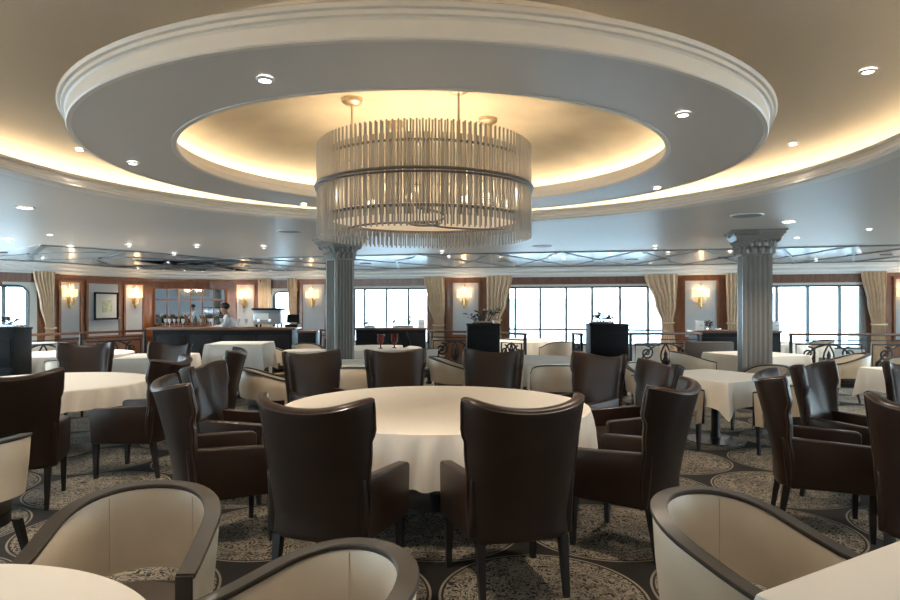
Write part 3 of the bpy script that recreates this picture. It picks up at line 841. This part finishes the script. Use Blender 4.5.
square_table((-1.2,9.1), .95, 0, 'square table just before the left column', 'white cloth on the square table just before the left column')
square_table((-4.68,10.3), 1.0, radians(8), 'far square table left of the draped service stand', 'white cloth on the far square table left of the draped service stand')
square_table((-3.58,10.95), .92, radians(3), 'tall service stand in front of the bar', 'white cloth draped over the tall service stand in front of the bar', .40, .1, .93)

# red glasses and dark menu on the far round table
def goblet(x, y, lab):
    r = tag(MB().lathe([(0,0),(.045,0),(.045,.006),(.012,.015),(.012,.07),(.06,.12),(.075,.26),(.07,.26),(.05,.125),(0,.10)], n=16).build('goblet', M_red), lab, 'glass', 'red glasses')
    r.location = (x, y, .754)
p = at(381, 346.5, .754); goblet(-1.30, 12.0, 'tall red glass on the far round table, the left one')
goblet(-1.06, 12.2, 'tall red glass on the far round table, the right one')
m_ = MB(); m_.box((0,0,.15), (.16,.03,.30), bev=.004); o = m_.build('menu_folder', M_dark); o.location = (-.80,12.05,.788); o.rotation_euler = (0,radians(-20),0)
tag(o, 'dark menu folder standing tilted beside the red glasses', 'menu')

# ------------------------------------------------------------------ railings
def spiral(c, r0, turns, a0, sgn, n=22):
    return [(c[0]+r0*(1-.85*i/(n-1))*cos(a0+sgn*turns*2*pi*i/(n-1)), 0, c[1]+r0*(1-.85*i/(n-1))*sin(a0+sgn*turns*2*pi*i/(n-1))) for i in range(n)]
def railing(p0, p1, label, h=1.06):
    p0 = Vector(p0); p1 = Vector(p1); d = p1-p0; L = d.length
    r = thing('railing', label, 'railing', (p0.x, p0.y, 0), atan2(d.y, d.x), 'wrought iron railings')
    MB().box((L/2, 0, h-.02), (L+.06, .07, .045), bev=.012).build('handrail', M_rail, r)
    MB().box((L/2, 0, h-.13), (L, .018, .018)).build('upper_bar', M_iron, r)
    nb = max(1, round(L/1.25)); b = L/nb
    for k in range(nb+1):
        m_ = MB(); m_.box((k*b, 0, (h-.04)/2), (.042, .042, h-.04)); m_.lathe([(0,0),(.06,0),(.06,.03),(.035,.06),(.045,.16),(.03,.20),(0,.20)], (k*b,0,0), 10)
        m_.build('post', M_iron, r)
    for k in range(nb):
        m_ = MB(); x0, x1 = k*b+.09, (k+1)*b-.09; z0, z1 = .12, h-.2; xm = (x0+x1)/2; hw = (x1-x0)/2
        m_.tube([(x0,0,z0),(x1,0,z0),(x1,0,z1),(x0,0,z1)], .017, 5, loop=True)
        for s in (-1, 1):
            pts = [(xm+s*hw*cos(pi/2*t)*1.0 - s*hw*.0, 0, z0+(z1-z0)*sin(pi/2*t)) for t in [i/10 for i in range(11)]]
            m_.tube(pts, .018, 5)
            q = [(xm+s*hw*.95*(1-t)*1.0 - s*hw*.55*sin(pi*t), 0, z0+(z1-z0)*t) for t in [i/10 for i in range(11)]]
            m_.tube(q, .016, 5)
            m_.tube(spiral((xm+s*hw*.62, z1-.17), .13, 1.6, pi/2, s), .016, 5)
            m_.tube(spiral((xm+s*hw*.42, z0+.16), .13, 1.6, -pi/2, -s), .016, 5)
            m_.tube(spiral((xm+s*hw*.80, z0+.40), .08, 1.4, 0, s), .014, 5)
        m_.lathe([(0,z0),(.02,z0+.1),(.05,z0+.3),(.03,z0+.36),(.07,z0+.42),(.03,z0+.5),(.04,z0+.54),(0,z0+.64)], (xm,0,0), 8)
        m_.build('scroll_panel', M_iron, r)
    if b < .01: pass
    return r
railing((-8.2,9.6), (-6.35,13.3), 'wrought iron railing with wooden handrail left of the bar')
railing((-2.70,13.4), (-2.15,13.4), 'short wrought iron railing between bar and left column')
railing((-.42,12.8), (.62,12.6), 'wrought iron railing left of the narrow dark planter cabinet')
railing((.92,12.2), (1.36,11.6), 'short railing return at the left side of the passage')
railing((2.30,11.95), (2.36,11.5), 'short railing stub at the right side of the passage')
railing((3.3,11.7), (4.65,11.9), 'wrought iron scroll railing right of the wide dark planter cabinet')
railing((6.15,11.55), (8.75,11.3), 'wrought iron scroll railing at the right in front of the window')

# ------------------------------------------------------------------ plant cabinets, counters
def cabinet(px0, px1, d, h, label, dep=.4, name='planter_cabinet', cat='cabinet'):
    x0, x1 = (px0-CX0)/F*d, (px1-CX0)/F*d; w_ = x1-x0
    r = thing(name, label, cat, ((x0+x1)/2, d+dep/2, 0), 0, 'dark planter cabinets')
    MB().box((0,0,h/2+.02), (w_-.02, dep-.02, h-.10), bev=.004).build('body', M_dark, r)
    MB().box((0,0,h-.015), (w_, dep, .03), bev=.004).build('top', M_dark, r)
    MB().box((0,0,.035), (w_-.06, dep-.06, .07)).build('plinth', M_darkleg, r)
    for k in range(2): MB().box((0,-dep/2+.006,.22+k*(h-.3)/2+(h-.3)/4-.05), (w_-.10, .014, (h-.3)/2-.05), bev=.003).build('front_panel', M_dark, r)
    return ((x0+x1)/2, d+dep/2, h, w_)
def plant(c, w_, n, hh, label, petals=8, seed=1, lean=0.0):
    rnd = random.Random(seed)
    r = thing('flower_arrangement', label, 'plant', c, 0, 'leafy arrangements on the dark furniture')
    st = MB(); lf = MB(); pt = MB()
    for k in range(n):
        x = rnd.uniform(-w_/2, w_/2)*.8; y = rnd.uniform(-.06,.06); h = hh*rnd.uniform(.4,1.0)*(1-.55*(x/w_+.5)*lean)
        dx, dy = rnd.uniform(-.12,.12), rnd.uniform(-.08,.08)
        pts = [(x*.6+dx*t*t+x*.4*t, y+dy*t, h*t) for t in [i/5 for i in range(6)]]
        st.tube(pts, .006, 4)
        for q in range(3):
            t = rnd.uniform(.5,1); bx, by, bz = x*.6+dx*t*t+x*.4*t, y+dy*t, h*t
            a = rnd.uniform(0, 2*pi); l = rnd.uniform(.07,.13); e = rnd.uniform(-.2,.7)
            ux, uy, uz = cos(a)*cos(e), sin(a)*cos(e), sin(e); vx, vy = -sin(a), cos(a); ww = l*.28
            ptsl = [(bx,by,bz),(bx+ux*l*.5+vx*ww,by+uy*l*.5+vy*ww,bz+uz*l*.5+.012),(bx+ux*l,by+uy*l,bz+uz*l),(bx+ux*l*.5-vx*ww,by+uy*l*.5-vy*ww,bz+uz*l*.5+.012),(bx+ux*l*.5,by+uy*l*.5,bz+uz*l*.5-.01)]
            lf.add(ptsl, [(0,1,4),(1,2,4),(2,3,4),(3,0,4),(0,3,2,1)])
        if k < petals: pt.ball((x+dx*.9, y+dy, h*.98), .028, 8, 6, (1,1,.7))
    st.build('stem', M_leaf, r); lf.build('foliage', M_leaf, r, smooth=False)
    if petals: pt.build('blossom', M_petal, r)
    MB().box((0,0,.02), (w_*.75, .16, .04), bev=.01).build('trough', M_chrome, r)
cb = cabinet(466.5, 500.5, 11.2, 1.235, 'narrow dark planter cabinet at the middle, left side of the passage')
plant((cb[0], cb[1], cb[2]+.004), .5, 14, .26, 'white and dark leafy arrangement on the narrow dark planter cabinet', 9, 3)
cb = cabinet(590, 629.5, 11.0, 1.24, 'wide dark planter cabinet right of the passage, in front of the window')
plant((cb[0]-.1, cb[1], cb[2]+.004), .55, 11, .24, 'dark leafy arrangement on the wide dark planter cabinet', 3, 5, 1)
cb = cabinet(-30, 14, 9.2, 1.235, 'tall dark cabinet at the left edge of the room', .42)
plant((cb[0]+.14, cb[1], cb[2]+.004), .4, 7, .16, 'small dark sprigs on the tall cabinet at the left edge', 2, 9)

def counter(x0, x1, y, dep, h, label, name='service_counter'):
    r = thing(name, label, 'counter', ((x0+x1)/2, y+dep/2, 0), 0)
    w_ = x1-x0
    MB().box((0,0,(h-.04)/2), (w_-.06, dep-.06, h-.04)).build('body', M_dark, r)
    MB().box((0,0,h-.0225), (w_, dep, .045), bev=.012).build('countertop', M_rail, r)
    n = max(2, round(w_/.7))
    for k in range(n): MB().box((-w_/2+.03+(w_-.06)*(k+.5)/n, -dep/2+.025, h/2), ((w_-.06)/n-.08, .02, h-.25), bev=.004).build('front_panel', M_dark, r)
    return r
counter(-2.05, -.50, 13.7, .55, 1.08, 'dark service counter with wooden top in front of the middle window')
plant((-1.95+.2,13.95,1.084), .3, 4, .14, 'single sprig on the service counter beside the left column', 1, 12)
plant((-1.02,13.95,1.084), .6, 8, .27, 'dark branching sprig in the middle of the service counter by the window', 2, 14)
counter(4.70, 6.35, 12.2, .5, 1.08, 'dark service counter with wooden top behind the right column')
plant((5.12,12.42,1.084), .3, 4, .20, 'dark twigs on the right service counter beside the curtain', 0, 21)
for x, y, lab in ((4.82,12.35,'white upright card holder on the right service counter, left of the column'),(6.28,12.35,'white upright card holder on the right service counter, right of the column'),(-.62,13.9,'small white upright card holder on the service counter by the middle window')):
    o = thing('card_holder', lab, 'card holder', (x, y, 1.0825), 0, 'card holders')
    MB().box((0,0,.09), (.15,.03,.18), bev=.003).build('card', M_bluew, o); MB().cyl((.03,-.016,.09), .03, .006, 14, M=None).build('dot', M_dark, o).rotation_euler = (0,0,0)
# banquette behind the far square table
r = thing('bench', 'low dark bench behind the far square table', 'bench', (4.75,11.55,0), 0)
MB().box((0,0,.22), (.9,.4,.44), bev=.02).build('seat', M_seatl, r); MB().box((0,.2,.62), (.9,.1,.55), bev=.03).build('backrest', M_seatl, r)

# ------------------------------------------------------------------ bar
r = thing('bar_counter', 'long dark bar counter with wooden top, a bartender behind it', 'bar', (-4.66,13.35,0), 0)
MB().box((0,0,.53), (2.85,.5,1.06)).build('body', M_dark, r)
MB().box((0,-.03,1.085), (3.0,.66,.05), bev=.015).build('countertop', M_rail, r)
for k in range(4): MB().box((-1.05+.7*k,-.255,.58), (.6,.025,.75), bev=.005).build('front_panel', M_dark, r)
mb = MB(); mb.tube([(-1.4,-.36,.18),(1.4,-.36,.18)], .022, 8)
for k in range(4): mb.tube([(-1.3+.866*k,-.36,.18),(-1.3+.866*k,-.25,.18)], .015, 6)
mb.build('foot_rail', M_brass, r)
# return of the bar with blue-black panels
r = thing('bar_end_cabinet', 'dark slatted cabinet at the right end of the bar', 'cabinet', (-2.95,13.4,0), 0)
MB().box((0,0,.5), (.36,.45,1.0), bev=.005).build('body', M_dark, r); MB().box((0,0,1.02), (.40,.5,.04), bev=.008).build('top', M_rail, r)
# back counter below the mirror
cw = W(190, .50); tw = W(206, .50)-W(170, .50)
r = thing('back_counter', 'dark back counter under the bar mirror', 'counter', (cw.x, cw.y, 0), atan2(tw.y, tw.x))
MB().box((0,0,.46), (1.9,.5,.92)).build('body', M_dark, r); MB().box((0,0,.94), (1.95,.54,.04), bev=.01).build('countertop', M_rail, r)
# mirror with glazing bars
ma, mbx = W(154, .05), W(225.5, .05); tdir = (mbx-ma); Lm = tdir.length
r = thing('wall_mirror', 'wide bar mirror divided by dark glazing bars', 'mirror', (ma.x, ma.y, 0), atan2(tdir.y, tdir.x))
MB().box((Lm/2, 0, 1.545), (Lm, .012, 1.07)).build('mirror_glass', M_mirror, r)
fr = MB()
for x in [Lm*k/6 for k in range(7)]: fr.box((x, -.015, 1.545), (.035, .03, 1.09))
for z in (1.01, 1.74, 2.08): fr.box((Lm/2, -.015, z), (Lm+.04, .032, .035))
fr.build('glazing_bar', M_woodd, r)
# bottles and glasses on the back counter
td = tw.normalized(); bot = None
for k in range(15):
    p = cw + td*(-.88+.125*k) + Vector((td.y,-td.x))*(.05 if k % 2 else -.08); lab = 'bottle or glass on the back counter under the mirror, %s from the left' % ORD[k]
    kind = (0,2,1,2,2,0,1,2,0,2,1,2,2,0,2)[k]
    if kind == 2:
        m_ = MB().lathe([(0,0),(.03,0),(.03,.005),(.006,.012),(.006,.08),(.035,.12),(.04,.20),(.036,.20),(.03,.12),(0,.10)], n=12); o = m_.build('wine_glass', M_clear); tag(o, lab.replace('bottle or glass', 'stemmed glass'), 'glass', 'bottles and glasses at the bar')
        o.location = (p.x, p.y, .96)
    else:
        o = thing('liquor_bottle', lab.replace('bottle or glass', ('green' if kind == 0 else 'amber')+' bottle'), 'bottle', (p.x, p.y, .96), 0, 'bottles and glasses at the bar')
        MB().lathe([(0,0),(.038,0),(.04,.01),(.04,.17),(.03,.21),(.014,.24),(.014,.29),(0,.29)], n=12).build('body', M_bottleg if kind == 0 else M_bottleb, o)
        MB().cyl((0,0,.285), .016, .03, 10).build('cap', M_brass, o)
for k, x in enumerate((-4.98,-4.80,-4.62,-4.45,-4.28,-4.12,-5.6,-5.9)):
    o = tag(MB().lathe([(0,0),(.03,0),(.03,.005),(.006,.012),(.006,.07),(.035,.11),(.036,.17),(.032,.17),(.03,.11),(0,.09)], n=12).build('wine_glass', M_clear), 'stemmed glass on the bar counter, %s from the left' % ORD[sorted([-4.98,-4.80,-4.62,-4.45,-4.28,-4.12,-5.6,-5.9]).index(x)], 'glass', 'glasses on the bar counter')
    o.location = (x, 13.42 + .05*(k % 2), 1.11)
# coffee machine
r = thing('coffee_machine', 'steel coffee machine on the right end of the bar', 'coffee machine', (-3.80,13.45,1.11), 0)
MB().box((0,0,.21), (.56,.38,.30), bev=.012).build('body', M_steel, r); MB().box((0,-.03,.375), (.60,.42,.04), bev=.008).build('cup_tray', M_dark, r)
MB().box((-.1,-.195,.22), (.28,.012,.14), bev=.003).build('front_panel', M_white, r)
for x in (-.15,.08):
    MB().cyl((x,-.23,.12), .03, .05, 12).build('group_head', M_chrome, r)
for x in (-.22,.22):
    for y in (-.14,.14): MB().cyl((x,y,0), .02, .065, 10).build('foot', M_dark, r)
r = thing('cash_register', 'small dark till on the end of the bar beside the sconce panel', 'till', (-3.30,13.40,1.11), 0)
MB().box((0,0,.03), (.26,.24,.06), bev=.006).build('base', M_dark, r)
o = MB().box((0,0,.12), (.26,.03,.17), bev=.006).build('screen', M_dark, r); o.location = (0,.04,.06); o.rotation_euler = (radians(-12),0,0)

# bartender
def skinmesh(nodes, edges, name, m, parent, sub=2):
    me = bpy.data.meshes.new(name); me.from_pydata([n[:3] for n in nodes], edges, [])
    o = bpy.data.objects.new(name, me); COL.objects.link(o)
    sk = o.modifiers.new('skin', 'SKIN'); sk.use_smooth_shade = True
    ss = o.modifiers.new('sub', 'SUBSURF'); ss.levels = sub; ss.render_levels = sub
    for i, n in enumerate(nodes):
        v = me.skin_vertices[0].data[i]; v.radius = (n[3], n[4] if len(n) > 4 else n[3]); v.use_root = (i == 0)
    bpy.context.view_layer.update()
    dg = bpy.context.evaluated_depsgraph_get(); nm = bpy.data.meshes.new_from_object(o.evaluated_get(dg))
    o.modifiers.clear(); o.data = nm; bpy.data.meshes.remove(me); nm.name = name; nm.materials.clear(); nm.materials.append(m); o.parent = parent
    return o
man = thing('person', 'person in a white shirt leaning over the bar, head turned to the left', 'person', ((234-CX0)/F*14.15, 14.15, 0), radians(195))
# local frame: faces +x rotated, +z up
J = [(0,0,.88,.13,.10),(0.02,0,1.02,.12,.10),(.07,0,1.16,.14,.10),(.12,0,1.29,.13,.10),(.16,0,1.355,.06,.06),(.185,0,1.395,.055,.06),
     (.205,0,1.445,.075,.085),(.215,0,1.51,.078,.09),(.205,0,1.57,.05,.055),
     (.14,.17,1.31,.06),(.22,.22,1.09,.047),(.42,.16,1.08,.036),(.50,.15,1.10,.03),
     (.14,-.17,1.31,.06),(.22,-.22,1.09,.047),(.42,-.16,1.08,.036),(.50,-.15,1.10,.03),
     (0,.09,.80,.085),(.02,.10,.46,.06),(-.02,.10,.09,.045),(.12,.10,.04,.04),
     (0,-.09,.80,.085),(.02,-.10,.46,.06),(-.02,-.10,.09,.045),(.12,-.10,.04,.04),(.31,0,1.48,.016)]
E = [(0,1),(1,2),(2,3),(3,4),(4,5),(5,6),(6,7),(7,8),(3,9),(9,10),(10,11),(11,12),(3,13),(13,14),(14,15),(15,16),(0,17),(17,18),(18,19),(19,20),(0,21),(21,22),(22,23),(23,24)]
skinmesh(J[:25], E, 'body', M_skin, man)
g = 1.25
SH = [tuple([*j[:3]] + [v*g for v in j[3:]]) for j in (J[0],J[1],J[2],J[3],J[9],J[10],J[11],J[13],J[14],J[15])]
skinmesh(SH, [(0,1),(1,2),(2,3),(3,4),(4,5),(5,6),(3,7),(7,8),(8,9)], 'shirt', M_shirt, man)
TR = [tuple([*j[:3]] + [v*1.15 for v in j[3:]]) for j in (J[0],J[17],J[18],J[19],J[21],J[22],J[23])]
skinmesh(TR, [(0,1),(1,2),(2,3),(0,4),(4,5),(5,6)], 'trousers', M_trouser, man)
hr = MB(); hr.ball((.188,0,1.545), .098, 16, 12, (1.05,.95,.85)); hr.build('hair', M_hair, man, 60)
fc = MB(); fc.ball((.302,0,1.47), .016, 8, 6, (1,.8,1.4)); fc.build('nose', M_skin, man)
for s in (-1,1):
    MB().ball((.285, s*.035, 1.50), .012, 8, 6).build('eye', M_hair, man); MB().ball((.205, s*.093, 1.485), .025, 8, 6, (.8,.4,1.2)).build('ear', M_skin, man)
for s in (-1,1):
    hd = MB()
    for k in range(4): hd.tube([(.50,s*.15+(k-1.5)*.018,1.10),(.55,s*.15+(k-1.5)*.021,1.115),(.585-.008*abs(k-1.5),s*.15+(k-1.5)*.021,1.10)], [.010,.009,.007], 6)
    hd.tube([(.49,s*.15-s*.03,1.10),(.52,s*.15-s*.055,1.105),(.545,s*.15-s*.06,1.10)], [.011,.01,.008], 6)
    hd.build('fingers', M_skin, man)

# ------------------------------------------------------------------ curtains
def curtain(px, rows, label, folds=6, amp=.05):
    """px anchor column; rows (z, left px, right px)"""
    o0 = W(px, .12); t = (W(px+3, .12)-W(px-3, .12)).normalized(); n = Vector((t.y, -t.x)); d = o0.y
    r = thing('curtain', label, 'curtain', (o0.x, o0.y, 0), atan2(t.y, t.x), 'gold curtains')
    def lr(z):
        rr = sorted(rows); 
        lo = interp([(q[0], q[1]) for q in rr], z); hi = interp([(q[0], q[2]) for q in rr], z)
        k = d/F/ (t.x - (px-CX0)/F*t.y)
        return (lo-px)*k, (hi-px)*k
    nz, nx = 26, folds*8; G = []
    for j in range(nz+1):
        z = .06 + (2.42-.06)*j/nz; a, b = lr(z); row = []
        for i in range(nx+1):
            u = i/nx; row.append((a+(b-a)*u, -(amp*(.6+.4*min(1,(b-a)/.5)))*sin(2*pi*folds*u+.5*sin(3*z)), z))
        G.append(row)
    vs = [p for row in G for p in row]; k = len(vs); vs += [(x, y+.012, z) for x, y, z in vs]; fs = []
    for j in range(nz):
        for i in range(nx):
            a = j*(nx+1)+i; fs += [(a,a+1,a+nx+2,a+nx+1), (k+a,k+a+nx+1,k+a+nx+2,k+a+1)]
    for i in range(nx):
        a = nz*(nx+1)+i; fs += [(i,k+i,k+i+1,i+1), (a,a+1,k+a+1,k+a)]
    for j in range(nz):
        a = j*(nx+1); b = a+nx; fs += [(a,a+nx+1,k+a+nx+1,k+a), (b,k+b,k+b+nx+1,b+nx+1)]
    mb = MB(); mb.add(vs, fs); mb.build('drape', M_curtain, r, 80)
    z = sorted(rows)[1][0]; a, b = lr(z)
    tb = MB(); tb.tube([(a-.02,-.02,z),(a-.015,-amp-.03,z-.01),((a+b)/2,-amp-.05,z-.02),(b+.015,-amp-.03,z-.01),(b+.02,-.02,z)], .022, 6); tb.build('tieback', M_curtain, r)
    return r
curtain(43, [(.06,40,53),(1.0,43.5,52.5),(1.6,38,52.5),(2.42,31,53)], 'gold curtain tied back right of the left-hand arched window')
curtain(266, [(.06,260,272),(1.15,260,271),(1.6,260,272),(2.42,260,273)], 'gold curtain left of the small arched window by the bar', 4)
curtain(294, [(.06,291,298),(1.05,291.5,298),(1.6,290,298),(2.42,289,299)], 'gold curtain right of the small arched window by the bar', 3)
curtain(437, [(.06,432,446),(1.0,435.5,445),(1.6,429.5,446),(2.42,425,446)], 'gold curtain tied back right of the middle window')
curtain(498, [(.06,486,504),(1.15,487,501),(1.6,487,507),(2.42,487,513)], 'gold curtain left of the wide window, behind the narrow planter cabinet')
curtain(663, [(.06,659,678),(1.1,661.5,673),(1.6,655,676),(2.42,643.5,677.5)], 'gold curtain tied back right of the wide window')
curtain(731, [(.06,726,742),(1.1,727,738),(1.6,726,739),(2.42,725,742)], 'gold curtain beside the right column', 4)
curtain(874, [(.06,868,885),(1.1,870,884),(1.6,866,884.5),(2.42,859,885)], 'gold curtain tied back right of the right-hand window')
c0 = W(866, .02); c1 = W(854, .02); d_ = c0-c1
r = MB(); rings = []
for j in range(12):
    z = .5+1.5*j/11; w_ = .25+.18*(1-j/11)
    rings.append([(w_*(u/12-1), -.012*sin(u*1.9), z) for u in range(13)])
vs = [p for q in rings for p in q]; k = len(vs); vs += [(x,y+.006,z) for x,y,z in vs]; fs = []
for j in range(11):
    for u in range(12):
        a = j*13+u; fs += [(a,a+1,a+14,a+13),(k+a,k+a+13,k+a+14,k+a+1)]
r.add(vs, fs); o = r.build('sheer_curtain', M_sheer, angle=80); o.location = (c0.x, c0.y, 0); o.rotation_euler = (0,0,atan2(d_.y, d_.x)); tag(o, 'white sheer curtain hanging inside the right-hand window', 'curtain')

# ------------------------------------------------------------------ picture, sconces
pa, pb = W(92, .085), W(115.5, .085); pd = pb-pa; Lp = pd.length
r = thing('framed_picture', 'framed pale picture on the grey wall panel left of the bar', 'picture', (pa.x, pa.y, 0), atan2(pd.y, pd.x))
fr = MB()
for x in (0, Lp): fr.box((x, -.012, 1.55), (.05, .03, .74))
for z in (1.19, 1.91): fr.box((Lp/2, -.012, z), (Lp+.05, .03, .05))
fr.build('frame', M_dark, r); MB().box((Lp/2, 0, 1.55), (Lp, .012, .72)).build('mount', M_mat, r); MB().box((Lp/2+.03, -.008, 1.54), (Lp*.42, .008, .34)).build('print', M_art, r)
c = W(117.3, .06); o = MB().box((0,0,1.21), (.09,.012,.06)).build('caption_card', M_white); o.location = (c.x, c.y, 0); tag(o, 'tiny white caption card on the wall beside the framed picture', 'card')
def sconce_proto():
    r = thing('wall_sconce', '', 'wall lamp')
    MB().lathe([(.20,-.09),(.215,-.09),(.215,.10),(.20,.10)], (0,0,1.86), 20, cap=True, a0=pi+.15, a1=2*pi-.15).build('shade', M_shade, r)
    br = MB(); br.lathe([(0,-.42),(.02,-.40),(.035,-.34),(.02,-.30),(.045,-.22),(.03,-.14),(.02,.05),(.03,.22),(0,.30)], (0,-.05,1.86), 12)
    for s in (-1,1):
        br.tube([(0,-.06,1.58),(s*.07,-.08,1.56),(s*.12,-.08,1.62),(s*.11,-.08,1.70),(s*.16,-.08,1.77)], .011, 6)
    br.build('bracket', M_brass, r)
    MB().lathe([(0,.0),(.05,.0),(.06,.012),(0,.014)], n=16, M=Matrix.Translation((0,0,1.66)) @ Matrix.Rotation(pi/2, 4, 'X')).build('backplate', M_brass, r)
    cr = MB()
    for k in range(5):
        a = pi*(k+.5)/5; cr.tube([(0,-.06,1.98),(.10*cos(a),-.08,2.00+.10*sin(a))], [.012,.004], 5)
    cr.build('crystal_spray', M_shade, r)
    return r
scp = None
for px, lab in ((67.5,'lit wall sconce left of the framed picture'),(134,'lit wall sconce right of the framed picture'),(244.5,'lit wall sconce right of the bar mirror'),(313,'lit wall sconce left of the left column'),(464.5,'lit wall sconce on the panel in the middle of the far wall'),(700.5,'lit wall sconce left of the right column'),(906,'lit wall sconce at the right edge of the photo')):
    c = W(px, .03); t = (W(px+3)-W(px-3)).normalized(); rz = atan2(t.y, t.x); n = Vector((t.y,-t.x))
    if scp is None:
        scp = sconce_proto(); scp.location = (c.x, c.y, .03); scp.rotation_euler = (0,0,rz); scp['label'] = lab; scp['group'] = 'wall sconces'
        sl = bpy.data.lights.new('sconce_bulb', 'POINT'); sl.energy = 5.5; sl.color = (1,.66,.32); sl.shadow_soft_size = .04
    else: dup(scp, (c.x, c.y, .03), rz, lab)
    lo = bpy.data.objects.new('sconce_bulb', sl); COL.objects.link(lo); lo.location = (c.x+n.x*.11, c.y+n.y*.11, 2.02)
